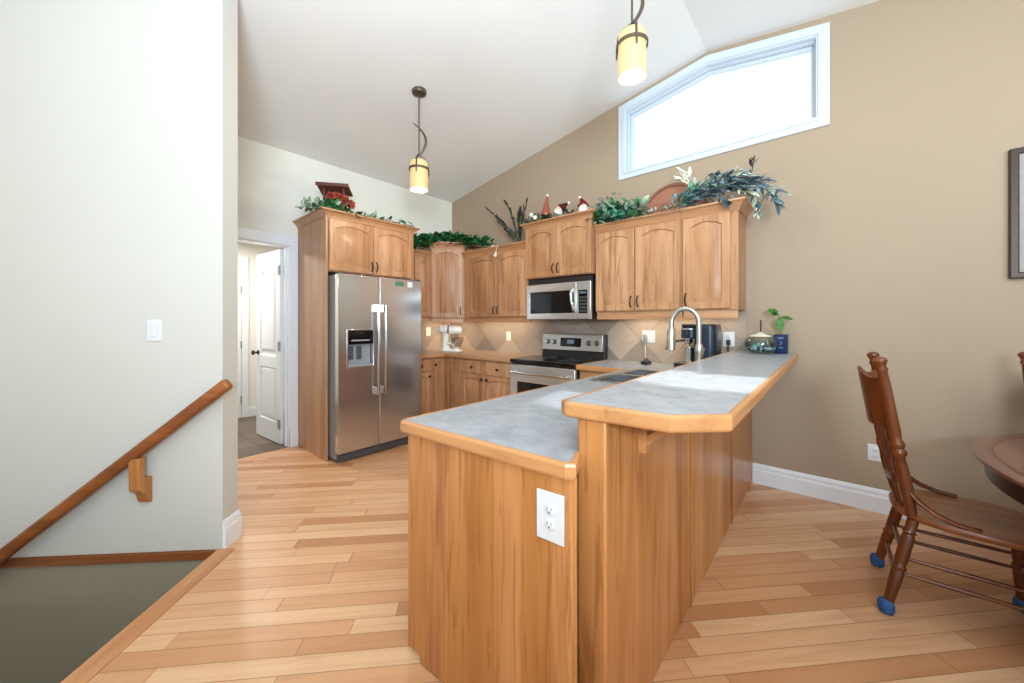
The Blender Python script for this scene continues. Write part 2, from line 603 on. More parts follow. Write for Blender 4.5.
def obj(name, b, mat, parent=None, bevel=0.0, smooth=35, recalc=True):
    """link one mesh object; vertices are given in scene coordinates (or the thing's own, if its empty stands at 0)."""
    org = ORG.get(parent.name, V((0, 0, 0))) if parent is not None else V((0, 0, 0))
    me = bpy.data.meshes.new(name)
    if parent is None:
        lo = V((min(p.x for p in b.v), min(p.y for p in b.v), min(p.z for p in b.v)))
        hi = V((max(p.x for p in b.v), max(p.y for p in b.v), max(p.z for p in b.v)))
        org = V(((lo.x + hi.x) / 2, (lo.y + hi.y) / 2, lo.z)) if KEEP is False else V((0, 0, 0))
    me.from_pydata([p - org for p in b.v], [], b.f)
    mats = mat if isinstance(mat, (list, tuple)) else [mat]
    for m in mats:
        me.materials.append(m)
    if len(mats) > 1:
        me.polygons.foreach_set('material_index', b.mi)
    if recalc:
        bm = bmesh.new()
        bm.from_mesh(me)
        bmesh.ops.recalc_face_normals(bm, faces=bm.faces)
        bm.to_mesh(me)
        bm.free()
    if smooth:
        me.polygons.foreach_set('use_smooth', [True] * len(me.polygons))
        me.set_sharp_from_angle(angle=math.radians(smooth))
    me.update()
    o = bpy.data.objects.new(name, me)
    C.objects.link(o)
    if parent is not None:
        o.parent = parent
        ORG[o.name] = org
    else:
        o.location = org
        ORG[o.name] = org
    if bevel > 0:
        mod = o.modifiers.new('edge', 'BEVEL')
        mod.width = bevel
        mod.segments = 2
        mod.limit_method = 'ANGLE'
        mod.angle_limit = math.radians(40)
    return o


KEEP = False


def tag(o, label, cat, group=None):
    o['label'] = label
    o['category'] = cat
    if group:
        o['group'] = group
    return o


def thing(name, label, cat, loc=(0, 0, 0), group=None):
    o = bpy.data.objects.new(name, None)
    o.empty_display_size = 0.05
    C.objects.link(o)
    o.location = loc
    ORG[o.name] = V(loc)
    return tag(o, label, cat, group)


def struct(name, b, mat, parent=None, label=None, cat=None, **kw):
    global KEEP
    KEEP = True
    o = obj(name, b, mat, parent, **kw)
    KEEP = False
    if parent is None:
        o['kind'] = 'structure'
        if label:
            tag(o, label, cat)
    return o


def struct_empty(name, label, cat, loc=(0, 0, 0)):
    o = thing(name, label, cat, loc)
    o['kind'] = 'structure'
    return o


def dup(root, loc, rotz, label, group=None):
    def cp(o, parent):
        c = o.copy()
        C.objects.link(c)
        c.parent = parent
        for ch in list(o.children):
            cp(ch, c)
        return c
    r = cp(root, None)
    r.location = loc
    r.rotation_euler = (0, 0, rotz)
    r['label'] = label
    if group:
        r['group'] = group
    return r


UX, NX = V((1, 0, 0)), V((0, -1, 0))      # fronts on the stove wall
UY, NY = V((0, 1, 0)), V((1, 0, 0))       # fronts on the fridge wall


def ceil_z(x):
    return 3.092 + 0.1712 * x if x <= 3.463 else 3.685 - 0.152 * (x - 3.463)


# ================================================================== THE ROOM
RG = 3.463
E0 = V((1.639, -3.062, 0))                 # end of the stair wall
DW = V((0.70711, 0.70711, 0))              # along the stair wall
NW = V((0.70711, -0.70711, 0))             # out of the stair wall, towards the landing


def D(s, o, z):
    return E0 + DW * s + NW * o + V((0, 0, z))


# floor with the opening of the stairwell
hole = [D(-0.004, -0.1, 0), D(-0.004, 1.05, 0), D(-3.4, 1.05, 0), D(-3.4, -0.1, 0)]
b = B().holed([(0, 0), (0, -4.5), (-1.6, -6.1), (-1.6, -8), (9, -8), (9, 0)], [[(p.x, p.y) for p in hole]], lambda a, c, d: V((a, c, d)), -0.25)
struct('floor', b, M['floor'], label='honey toned wood plank floor laid diagonally', cat='floor', smooth=0)

# ceiling, two slopes meeting in a ridge
b = B()
b.prism([(-0.1, 0.2, ceil_z(-0.1)), (RG, 0.2, 3.685), (9, 0.2, ceil_z(9)), (9, 0.2, ceil_z(9) + 0.2), (RG, 0.2, 3.885), (-0.1, 0.2, ceil_z(-0.1) + 0.2)], (0, -8.4, 0))
struct('ceiling', b, M['ceil'], label='white vaulted ceiling sloping up to a ridge', cat='ceiling', smooth=0)

# unseen walls added behind the camera, openings shaped to let daylight in
b = B().holed([(-1.75, -0.25), (9.15, -0.25), (9.15, 2.95), (RG, 3.72), (-1.75, 3.0)], [[(3.4, 0.25), (8.4, 0.25), (8.4, 2.55), (3.4, 2.55)]], lambda a, c, d: V((a, -8.0 - d, c)), 0.15)
struct('wall_front', b, M['cream'], label='unseen cream wall behind the camera, opening added to let daylight in', cat='wall', smooth=0)
b = B().holed([(-8.0, -0.25), (0.0, -0.25), (0.0, ceil_z(9) + 0.05), (-8.0, ceil_z(9) + 0.05)], [[(-7.2, 0.25), (-2.6, 0.25), (-2.6, 2.45), (-7.2, 2.45)]], lambda a, c, d: V((9.0 + d, a, c)), 0.15)
struct('wall_right', b, M['taupe'], label='unseen taupe wall beyond the dining table, opening added for daylight', cat='wall', smooth=0)
struct('wall_side', B().box(-1.75, -1.6, -8.0, -5.2, -2.8, 3.05), M['cream'], label='cream side wall at the foot of the stairs', cat='wall', smooth=0)

# stove wall with the gable window opening
def inset(poly, d):
    out = []
    n = len(poly)
    for i in range(n):
        p0, p1, p2 = V(poly[i - 1]), V(poly[i]), V(poly[(i + 1) % n])
        d1, d2 = (p1 - p0).normalized(), (p2 - p1).normalized()
        n1, n2 = V((-d1.y, d1.x)), V((-d2.y, d2.x))
        q = p1 + (n1 + n2) / (1 + n1.dot(n2)) * d
        out.append((q.x, q.y))
    return out


WO = [(2.645, 2.757), (4.282, 2.757), (4.282, 3.505), (RG, 3.648), (2.645, 3.505)]   # counter-clockwise
WI = inset(WO, 0.075)
WP = lambda y0: (lambda a, c, d: V((a, y0 + d, c)))
b = B().holed([(-0.1, -0.25), (9, -0.25), (9, ceil_z(9) + 0.05), (RG, 3.735), (-0.1, ceil_z(-0.1) + 0.05)], [WI], WP(0.0), 0.17)
struct('wall_back', b, M['taupe'], label='taupe gable wall behind the stove and dining table', cat='wall', smooth=0)

# window: casing, jamb liner, sash, pane
win = struct_empty('window_1', 'white framed gable window with pointed top high on taupe wall', 'window', (RG, 0, 2.757))
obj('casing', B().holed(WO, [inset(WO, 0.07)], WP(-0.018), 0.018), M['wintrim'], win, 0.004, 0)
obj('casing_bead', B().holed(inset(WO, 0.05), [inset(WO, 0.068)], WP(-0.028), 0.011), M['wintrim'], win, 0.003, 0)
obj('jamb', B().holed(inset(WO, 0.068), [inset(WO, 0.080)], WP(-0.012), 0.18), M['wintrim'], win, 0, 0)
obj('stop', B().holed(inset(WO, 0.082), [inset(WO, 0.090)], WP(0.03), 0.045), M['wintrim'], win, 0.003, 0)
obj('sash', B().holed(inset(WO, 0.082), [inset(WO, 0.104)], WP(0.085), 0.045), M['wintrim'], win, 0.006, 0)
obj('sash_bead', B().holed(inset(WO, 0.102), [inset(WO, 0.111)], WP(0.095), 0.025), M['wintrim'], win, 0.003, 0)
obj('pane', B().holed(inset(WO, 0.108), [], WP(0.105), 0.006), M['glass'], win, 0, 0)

# fridge wall with the doorway
DY0, DY1, DZ = -2.96, -2.185, 2.115
fl = lambda x0: (lambda a, c, d: V((x0 + d, a, c)))
b = B().holed([(-5.2, 0), (DY0, 0), (DY0, DZ), (DY1, DZ), (DY1, 0), (0.0, 0), (0.0, 3.092 + 0.03), (-5.2, 3.092 + 0.03)], [], fl(-0.12), 0.12)
struct('wall_left', b, M['cream'], label='cream wall with the doorway beside the fridge', cat='wall', smooth=0)

# stair wall, standing diagonally
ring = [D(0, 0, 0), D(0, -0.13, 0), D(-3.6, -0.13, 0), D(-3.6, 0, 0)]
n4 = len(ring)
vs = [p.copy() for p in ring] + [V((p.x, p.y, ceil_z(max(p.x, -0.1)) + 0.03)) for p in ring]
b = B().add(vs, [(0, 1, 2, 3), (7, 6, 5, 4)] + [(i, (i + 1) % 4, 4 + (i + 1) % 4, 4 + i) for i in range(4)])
struct('wall_stair', b, M['cream_dimmed'], label='cream wall above the stairs with light switch and handrail', cat='wall', smooth=0)
b = B().prism([D(-0.006, -0.004, 0.0), D(-0.006, -0.09, 0.0), D(-3.3, -0.09, 0.0), D(-3.3, -0.004, 0.0)], (0, 0, -2.7))
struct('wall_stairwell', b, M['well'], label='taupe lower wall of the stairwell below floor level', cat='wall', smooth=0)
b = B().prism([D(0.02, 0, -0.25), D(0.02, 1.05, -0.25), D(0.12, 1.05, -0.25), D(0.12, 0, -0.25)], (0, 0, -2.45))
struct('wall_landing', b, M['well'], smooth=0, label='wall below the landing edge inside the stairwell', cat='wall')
b = B().prism([D(0.1, 0.0, -2.7), D(0.1, 1.05, -2.7), D(-3.4, 1.05, -2.7), D(-3.4, 0.0, -2.7)], (0, 0, -0.1))
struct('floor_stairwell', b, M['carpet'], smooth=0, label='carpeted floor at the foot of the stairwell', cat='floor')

# wooden trim at the stairwell
def along_stairs(o, ang):
    o.location = E0
    o.rotation_euler = (0, 0, math.radians(ang))
    return o


along_stairs(struct('trim_1', B().box(-3.4, 0.0, -0.012, 0.02, -0.052, -0.004), M['rail'], label='brown wooden strip along the wall at floor level over the stairs', cat='trim', smooth=0, bevel=0.003), 45)
along_stairs(struct('trim_2', B().box(0.0, 1.05, -0.022, 0.075, -0.028, 0.006), wood('nosing_oak', (212, 156, 110), (196, 138, 92), (150, 96, 58), 'X', 0, 0.3, 0.2, rnd=0.02), label='wooden nosing board along the edge of the stair opening', cat='trim', smooth=0, bevel=0.006), -45)
b = B().prism([D(0.0, 1.052, -2.7), D(0.0, 1.17, -2.7), D(-3.4, 1.17, -2.7), D(-3.4, 1.052, -2.7)], (0, 0, 3.05))
struct('wall_light_block', b, M['cream'], label='unseen low cream wall added to shade the stairwell', cat='wall', smooth=0)  # added out of view to keep window light off the stairwell

# baseboards
BBP = [(0, 0), (0.016, 0), (0.016, 0.105), (0.012, 0.118), (0.012, 0.138), (0.006, 0.158), (0, 0.16)]
struct('baseboard_back', B().sweep([(3.803, 0.0), (9, 0.0)], BBP), M['white'], smooth=0, label='white baseboard along the taupe wall', cat='baseboard')
p1, p2, p3, p4 = D(-0.001, 0, 0), D(0, 0, 0), D(0, -0.13, 0), D(-2.4, -0.13, 0)
struct('baseboard_stair', B().sweep([(p2.x, p2.y), (p3.x, p3.y), (p4.x, p4.y)], BBP), M['white'], smooth=0, label='white baseboard wrapping the end of the stair wall', cat='baseboard')
struct('baseboard_left', B().sweep([(0, -4.6), (0, -3.1)], BBP), M['white'], smooth=0, label='white baseboard left of the doorway', cat='baseboard')

# doorway: casing, jamb, leaf
door = struct_empty('door_1', 'white two panel door standing open into the hall', 'door', (-0.06, DY1, 0))
b = B().holed([(DY0 - 0.09, 0), (DY0 + 0.005, 0), (DY0 + 0.005, DZ - 0.005), (DY1 - 0.005, DZ - 0.005), (DY1 - 0.005, 0), (DY1 + 0.075, 0), (DY1 + 0.075, DZ + 0.1), (DY0 - 0.09, DZ + 0.1)], [], fl(0.0), 0.02)
obj('casing', b, M['white'], door, 0.004, 0)
obj('jamb', B().box(-0.125, 0.004, DY1 - 0.016, DY1 + 0.001, 0, DZ).box(-0.125, 0.004, DY0 - 0.001, DY0 + 0.016, 0, DZ).box(-0.125, 0.004, DY0, DY1, DZ - 0.016, DZ).box(-0.075, -0.04, DY1 - 0.028, DY1 - 0.014, 0, DZ - 0.01), M['white'], door, 0.002, 0)
obj('plinth', B().box(0, 0.026, DY1 - 0.005, DY1 + 0.0755, 0, 0.16), M['white'], door, 0.004, 0)


def panel_door(b, o, U, N, w, h, t, holes, arched_top=True):
    """door leaf with moulded panels on its front: holes = [(u0, u1, v0, v1, arched)]"""
    P = lambda u, v, n: V(o) + U * u + V((0, 0, v)) + N * n
    outlines = []
    for (u0, u1, v0, v1, ar) in holes:
        pts = [(u0, v0), (u1, v0)]
        if ar:
            for i in range(13):
                s = i / 12.0
                u = u1 + (u0 - u1) * s
                c = abs(2 * s - 1)
                pts.append((u, v1 - 0.075 * (0.5 - 0.5 * math.cos(PI * min(1, c * 1.15)))))
        else:
            pts += [(u1, v1), (u0, v1)]
        outlines.append(pts)
    b.holed([(0, 0), (w, 0), (w, h), (0, h)], outlines, lambda a, c, d: P(a, c, d), t)
    for pts in outlines:
        cu = sum(p[0] for p in pts) / len(pts)
        cv = sum(p[1] for p in pts) / len(pts)
        ring2 = lambda k, n: [P(cu + (p[0] - cu) * (1 - k / 0.2), cv + (p[1] - cv) * (1 - k / 0.5), n) for p in pts]
        b.loops([[P(p[0], p[1], t) for p in pts], ring2(0.014, t - 0.012), ring2(0.03, t - 0.012), ring2(0.05, t - 0.003)], False, True)


ld = V((-0.626, -0.05, 0)).normalized()
LU = -ld                                      # from free edge to hinge
LN = V((LU.y, -LU.x, 0))
hinge_pt = V((-0.128, -2.203, 0))
lo_ = hinge_pt + ld * 0.64
b = B()
panel_door(b, lo_ + V((0, 0, 0.012)), LU, LN, 0.64, 2.07, 0.035, [(0.11, 0.53, 0.22, 0.80, False), (0.11, 0.53, 0.92, 1.92, True)])
leaf = obj('door_leaf', b, M['white'], door, 0.002, 0)
kb = lo_ + LU * 0.06 + LN * 0.035 + V((0, 0, 0.96))
obj('knob', B().lathe([(0.028, 0), (0.028, 0.006), (0.011, 0.012), (0.011, 0.035), (0.024, 0.042), (0.028, 0.055), (0.02, 0.066), (0.001, 0.068)], kb, 18, LN), M['bronze'], leaf)
for hz in (0.22, 1.05, 1.86):
    hb = B().obox(hinge_pt, LU, LN, -0.055, 0.004, 0.035, 0.038, hz - 0.05, hz + 0.05)
    hb.tube([hinge_pt + LN * 0.04 + LU * 0.008 + V((0, 0, hz - 0.05)), hinge_pt + LN * 0.04 + LU * 0.008 + V((0, 0, hz + 0.05))], 0.007, 8)
    obj('hinge', hb, M['midgrey'], leaf, 0, 30)

# the hall beyond the doorway
struct('floor_hall', B().box(-1.8, -0.002, -4.2, -1.3, -0.2, 0.002).box(-0.125, 0.0, DY0, DY1, -0.15, 0.0025), M['slate'], smooth=0, label='dark slate tile floor seen through the doorway', cat='floor')
struct('wall_hall_back', B().box(-1.92, -1.8, -4.2, -1.3, 0, 2.45), M['cream'], smooth=0, label='cream end wall of the hall beyond the doorway', cat='wall')
struct('wall_hall_right', B().box(-1.92, -0.12, -1.3, -1.2, 0, 2.45), M['cream'], smooth=0, label='cream side wall of the hall behind the open door', cat='wall')
struct('wall_hall_left', B().box(-1.92, -0.12, -4.3, -4.2, 0, 2.45), M['cream'], smooth=0, label='cream side wall of the hall left of doorway', cat='wall')
struct('ceiling_hall', B().box(-1.92, -0.12, -4.3, -1.2, 2.45, 2.55), M['ceil'], smooth=0, label='flat white ceiling of the hall', cat='ceiling')
struct('baseboard_hall', B().sweep([(-1.8, -2.12), (-1.8, -1.3)], [(o, z * 0.85) for o, z in BBP]), M['white'], smooth=0, label='white baseboard at the end of the hall', cat='baseboard')
d2 = struct_empty('door_2', 'white closed door at the far end of the hall', 'door', (-1.8, -2.6, 0))
obj('casing', B().box(-1.8, -1.78, -2.195, -2.118, 0.002, 2.12).box(-1.8, -1.78, -3.06, -2.985, 0.002, 2.12).box(-1.8, -1.78, -3.06, -2.118, 2.12, 2.2), M['white'], d2, 0.004, 0)
b = B()
panel_door(b, (-1.8, -2.98, 0.01), UY, NY, 0.775, 2.1, 0.012, [(0.12, 0.655, 0.22, 0.80, False), (0.12, 0.655, 0.92, 1.92, True)])
l2 = obj('door_leaf', b, M['white'], d2, 0.002, 0)
for hz in (0.25, 1.0, 1.75):
    obj('hinge', B().box(-1.79, -1.776, -2.213, -2.198, hz - 0.05, hz + 0.05), M['midgrey'], l2)

# tiled backsplash
b = B().box(0.0, 3.765, -0.012, 0.0, 0.9, 1.43).box(0.0, 0.012, -1.146, -0.012, 0.9, 1.43)
struct('wall_backsplash', b, M['tile'], smooth=0, label='beige stone tile backsplash in diamond pattern', cat='backsplash')

# ================================================================== CABINETS
def arch_pts(u0, u1, v0, v1, rise, nb=6):
    pts = [(u0 + (u1 - u0) * i / nb, v0, 'b', i / nb) for i in range(nb)]
    pts += [(u1, v0 + (v1 - rise - v0) * i / nb, 'r', i / nb) for i in range(nb)]
    nt = 16
    for i in range(nt):
        s = i / nt
        x = 2 * s - 1
        pts.append((u1 + (u0 - u1) * s, v1 - rise + rise * math.cos(x * PI / 2) ** 0.9 if rise else v1, 't', s))
    pts += [(u0, v1 - rise + (v0 - v1 + rise) * i / nb, 'l', i / nb) for i in range(nb)]
    return pts


def raised_front(b, o, U, N, w, h, arch=0.04, st=0.056, t=0.02, panel=True):
    P = lambda u, v, n: V(o) + U * u + V((0, 0, v)) + N * n
    a = arch_pts(st, w - st, st, h - st + (0.012 if arch else 0), arch)

    def outer(k):
        r = []
        for (u, v, s, f) in a:
            if s == 'b':
                r.append((k + (w - 2 * k) * f, k))
            elif s == 'r':
                r.append((w - k, k + (h - 2 * k) * f))
            elif s == 't':
                r.append((w - k - (w - 2 * k) * f, h - k))
            else:
                r.append((k, h - k - (h - 2 * k) * f))
        return r
    cu, cv = w / 2, h / 2

    def shrink(d):
        fu = 1 - d / max(0.02, (w / 2 - st))
        fv = 1 - d / max(0.02, (h / 2 - st))
        return [(cu + (u - cu) * fu, cv + (v - cv) * fv) for (u, v, s, f) in a]
    L3 = lambda pts, n: [P(p[0], p[1], n) for p in pts]
    in0 = [(u, v) for (u, v, s, f) in a]
    b.loops([L3(outer(0), 0), L3(outer(0), t - 0.004), L3(outer(0.004), t), L3(in0, t), L3(shrink(0.005), t - 0.013), L3(shrink(0.014), t - 0.013), L3(shrink(0.040), t - 0.001)], True, True)
    return b


def pull_handle(parent, o, U, N, u, v, vertical=True, L=0.095):
    """small bowed iron pull."""
    P = lambda a, c, n: V(o) + U * a + V((0, 0, c)) + N * n
    pts, rad = [], []
    for i in range(13):
        s = i / 12 * 2 - 1
        n = 0.004 + 0.026 * (1 - abs(s) ** 2.6)
        a, c = (u, v + s * L / 2) if vertical else (u + s * L / 2, v)
        pts.append(P(a, c, 0.02 + n))
        rad.append(0.0045 + 0.002 * (1 - abs(s)) + (0.003 if abs(s) > 0.95 else 0))
    return obj('handle', B().tube(pts, rad, 8), M['pull'], parent)


def round_knob(parent, o, U, N, u, v):
    c = V(o) + U * u + V((0, 0, v)) + N * 0.02
    return obj('knob', B().lathe([(0.008, 0), (0.007, 0.012), (0.015, 0.018), (0.017, 0.024), (0.012, 0.03), (0.001, 0.031)], c, 14, N), M['pull'], parent)


def cab_door(root, o, U, N, w, h, arch=0.04, mat=None, pull=None, knob=None):
    d = obj('door', raised_front(B(), o, U, N, w, h, arch), mat or M['cab'], root, 0, 25)
    if pull:
        pull_handle(d, o, U, N, *pull)
    if knob:
        round_knob(d, o, U, N, *knob)
    return d


def crown_prof(z, h=0.07, out=0.052):
    pts = [(-0.02, z), (0.006, z), (0.006, z + 0.012)]
    for i in range(6):
        s = i / 5
        pts.append((0.010 + (out - 0.016) * (1 - math.cos(s * PI / 2)), z + 0.014 + (h - 0.03) * math.sin(s * PI / 2) ** 1.0 * (0.35 + 0.65 * s)))
    pts += [(out, z + h - 0.014), (out, z + h), (-0.02, z + h)]
    return pts


# ---- tall cabinet around the fridge
FX = 0.705
fc = thing('fridge_cabinet', 'tall wooden cabinet surround enclosing the steel fridge, two arched doors on top', 'cabinet', (0.35, -1.64, 0))
obj('side_panel', B().box(0.003, FX, -2.108, -2.088, 0, 2.31), M['cabb'], fc, 0.002, 0)
obj('side_panel', B().box(0.003, FX, -1.168, -1.148, 0, 2.31), M['cabb'], fc, 0.002, 0)
obj('carcass', B().box(0.003, FX - 0.001, -2.088, -1.168, 1.79, 2.31).box(0.003, FX + 0.02, -2.13, -1.13, 2.362, 2.372), M['cab'], fc, 0, 0)
cab_door(fc, (FX, -2.084, 1.80), UY, NY, 0.443, 0.49, 0.04, pull=(0.42, 0.075))
cab_door(fc, (FX, -1.636, 1.80), UY, NY, 0.446, 0.49, 0.04, pull=(0.026, 0.075))
obj('crown_molding', B().sweep([(0.003, -2.108), (FX, -2.108), (FX, -1.148), (0.34, -1.148)], crown_prof(2.303)), M['caby'], fc, 0, 30)


def wall_cab(name, label, x0, x1, yf, z0, z1, doors, crown_h, rail=0.07, pullside=(), left_open=True, right_open=True, sidesmat=None, crown_left=None, crown_right=None):
    r = thing(name, label, 'cabinet', ((x0 + x1) / 2, yf / 2, z0))
    obj('carcass', B().box(x0, x1, yf, -0.003, z0, z1).box(x0 - 0.01, x1 + 0.01, yf - 0.01, -0.003, z1 + crown_h - 0.012, z1 + crown_h - 0.003), M['cab'], r, 0.002, 0)
    for (a, w, za, h, ps) in doors:
        cab_door(r, (a, yf, za), UX, NX, w, h, 0.038, pull=((w - 0.027) if ps == 'R' else 0.027, 0.08))
    path = [(x0, yf), (x1, yf)]
    if crown_left is not None:
        path = [(x0, crown_left)] + path
    if crown_right is not None:
        path = path + [(x1, crown_right)]
    obj('crown_molding', B().sweep(path, crown_prof(z1 - 0.008, crown_h + 0.004)), M['cabx'], r, 0, 30)
    if rail:
        obj('light_rail', B().box(x0 + 0.005, x1 - 0.005, yf + 0.012, yf + 0.032, z0 - rail, z0), M['cabx'], r, 0.003, 0)
    return r


# ---- narrow wall cabinet next to the fridge
r = thing('upper_cabinet', 'narrow wooden wall cabinet squeezed between fridge surround and corner cabinet', 'cabinet', (0.165, -0.9, 1.37))
obj('carcass', B().box(0.013, 0.33, -1.145, -0.638, 1.37, 2.15).box(0.013, 0.335, -1.145, -0.638, 2.205, 2.212), M['cab'], r, 0.002, 0)
cab_door(r, (0.33, -1.13, 1.385), UY, NY, 0.24, 0.75, 0.045, pull=(0.21, 0.08))
cab_door(r, (0.33, -0.885, 1.385), UY, NY, 0.24, 0.75, 0.045, pull=(0.03, 0.08))
obj('crown_molding', B().sweep([(0.33, -1.145), (0.33, -0.638)], crown_prof(2.143, 0.07)), M['caby'], r, 0, 30)
obj('light_rail', B().box(0.295, 0.315, -1.14, -0.645, 1.31, 1.37), M['caby'], r, 0.003, 0)

# ---- corner wall cabinet with a diagonal door
r = thing('upper_cabinet', 'taller wooden corner wall cabinet with one diagonal arched door', 'cabinet', (0.3, -0.3, 1.36))
cpts = [(0.013, -0.013), (0.013, -0.635), (0.33, -0.635), (0.635, -0.33), (0.635, -0.013)]
obj('carcass', B().poly(cpts, 1.355, 2.285).poly([(0.013, -0.013), (0.013, -0.64), (0.335, -0.64), (0.64, -0.335), (0.64, -0.013)], 2.34, 2.348), M['cab'], r, 0.002, 0)
CU = V((0.70711, 0.70711, 0))
CN = V((0.70711, -0.70711, 0))
cab_door(r, V((0.33, -0.635, 1.368)) + CU * 0.013, CU, CN, 0.405, 0.90, 0.04, pull=(0.377, 0.085))
obj('crown_molding', B().sweep([(0.33, -0.637), (0.637, -0.33)], crown_prof(2.277, 0.074)).sweep([(0.26, -0.637), (0.33, -0.637)], crown_prof(2.277, 0.074)).sweep([(0.637, -0.33), (0.637, -0.25)], crown_prof(2.277, 0.074)), M['cabx'], r, 0, 30)
obj('light_rail', B().obox((0.33, -0.635, 0), CU, CN, 0.005, 0.425, -0.035, -0.015, 1.30, 1.355), M['cabx'], r, 0.003, 0)

# ---- cabinets along the stove wall
wall_cab('upper_cabinet', 'wooden double wall cabinet left of the microwave, white mixer in corner below it', 0.638, 1.742, -0.33, 1.365, 2.135,
         [(0.75, 0.49, 1.375, 0.75, 'R'), (1.248, 0.488, 1.375, 0.75, 'L')], 0.085, 0.058)
wall_cab('upper_cabinet', 'short wooden double cabinet mounted directly above the microwave', 1.745, 2.556, -0.40, 1.778, 2.315,
         [(1.752, 0.397, 1.785, 0.52, 'R'), (2.153, 0.397, 1.785, 0.52, 'L')], 0.07, 0, crown_left=-0.05, crown_right=-0.05)
wall_cab('upper_cabinet', 'wooden wall cabinet pair just right of the microwave', 2.559, 3.352, -0.33, 1.405, 2.165,
         [(2.566, 0.383, 1.415, 0.742, 'R'), (2.958, 0.387, 1.415, 0.742, 'L')], 0.08, 0.07)
wall_cab('upper_cabinet', 'single-door wooden wall cabinet at the right end, under blue grey foliage', 3.354, 3.757, -0.33, 1.405, 2.165,
         [(3.360, 0.345, 1.415, 0.742, 'L')], 0.08, 0.07, crown_right=-0.003)

# ---- lamps below the wall cabinets
for (n_, x, y, dr, p, sx) in (('under_cabinet_lamp', 1.1, -0.2, (0, 0.25, -1), 3.4, 0.8), ('under_cabinet_lamp', 0.28, -0.3, (-0.2, 0.2, -1), 3.0, 0.3), ('under_cabinet_lamp', 3.2, -0.2, (0, 0.25, -1), 3.2, 0.9)):
    area_light(n_, (x, y, 1.345), dr, sx, 0.04, p, (1.0, 0.80, 0.55))

# ---- base cabinets
def base_front(r, o, U, N, w, drawer=True, knobside='R', z0=0.12, z1=0.86):
    """one drawer over one door"""
    zd = z1 - 0.155
    if drawer:
        d = obj('drawer', B().obox(o, U, N, 0.004, w - 0.004, 0, 0.02, zd + 0.006, z1), M['cab'], r, 0.004, 0)
        round_knob(d, o, U, N, w / 2, zd + 0.08)
        top = zd
    else:
        top = z1
    ku = w - 0.035 if knobside == 'R' else 0.035
    cab_door(r, V(o) + U * 0.004 + V((0, 0, z0)), U, N, w - 0.008, top - z0, 0.03, knob=(ku, top - z0 - 0.05))


r = thing('base_cabinet', 'wooden base cabinets beside the fridge under the corner counter', 'cabinet', (0.3, -0.6, 0))
obj('carcass', B().box(0.015, 0.598, -1.14, -0.612, 0.1, 0.876).box(0.015, 0.53, -1.14, -0.612, 0, 0.1), M['cab'], r, 0.002, 0)
base_front(r, (0.598, -1.135, 0), UY, NY, 0.295, True, 'R')
cab_door(r, (0.598, -0.835, 0.12), UY, NY, 0.205, 0.74, 0.03, knob=(0.05, 0.665))
r = thing('base_cabinet', 'wooden base cabinets left of the stove with two knobbed drawers', 'cabinet', (1.15, -0.3, 0))
obj('carcass', B().box(0.015, 1.742, -0.608, -0.015, 0.1, 0.876).box(0.015, 1.742, -0.54, -0.015, 0, 0.1), M['cab'], r, 0.002, 0)
cab_door(r, (0.625, -0.608, 0.12), UX, NX, 0.275, 0.74, 0.03)
base_front(r, (0.92, -0.608, 0), UX, NX, 0.405, True, 'R')
base_front(r, (1.33, -0.608, 0), UX, NX, 0.405, True, 'L')
r = thing('base_cabinet', 'wooden base cabinet just right of the stove', 'cabinet', (2.76, -0.3, 0))
obj('carcass', B().box(2.545, 2.985, -0.608, -0.015, 0.1, 0.876).box(2.54, 3.02, -0.54, -0.015, 0, 0.1), M['cab'], r, 0.002, 0)
base_front(r, (2.55, -0.608, 0), UX, NX, 0.34, True, 'R')

# ---- worktops
CT = 0.92
EDGE = lambda z1, h, o: [(-0.002, z1 - h), (o - 0.008, z1 - h), (o - 0.002, z1 - h + 0.003), (o, z1 - h + 0.010), (o, z1 - 0.009), (o - 0.003, z1 - 0.002), (o - 0.008, z1), (-0.002, z1)]
wt = thing('worktop', 'warm grey counter wrapping the corner between fridge and stove', 'worktop', (0.8, -0.4, 0.878))
obj('counter_slab', B().poly([(0.013, -0.013), (0.013, -1.146), (0.64, -1.146), (0.64, -0.64), (1.743, -0.64), (1.743, -0.013)], 0.878, CT - 0.001), M['lamw'], wt, 0, 0)
obj('edge_trim', B().sweep([(0.64, -1.146), (0.64, -0.64), (1.743, -0.64)], EDGE(CT, 0.042, 0.012)), M['cabx'], wt, 0, 0)

PC = [(2.987, -2.72), (3.705, -2.685)]         # end corners of the peninsula top
SINK = (3.09, 3.53, -1.36, -0.62)
wt = thing('worktop', 'grey stone laminate peninsula counter with sink, in front of the raised bar', 'worktop', (3.3, -1.4, 0.878))
sk_h = [(SINK[0], SINK[2]), (SINK[1], SINK[2]), (SINK[1], SINK[3]), (SINK[0], SINK[3])]
b = B().holed([(2.546, -0.013), (2.546, -0.64), (2.999, -0.64), (2.999, -2.73), (3.018, -2.75), (3.736, -2.700), (3.748, -2.690), (3.712, -2.608), (3.712, -0.013)], [sk_h], lambda a, c, d: V((a, c, 0.878 + d)), CT - 0.879)
obj('counter_slab', b, M['lam'], wt, 0, 0)
obj('edge_trim', B().sweep([(2.546, -0.013), (2.546, -0.64), (2.999, -0.64), (2.999, -2.73), (3.018, -2.75), (3.736, -2.700), (3.748, -2.690), (3.714, -2.608)], EDGE(CT + 0.001, 0.047, 0.014)), M['penx'], wt, 0, 0)

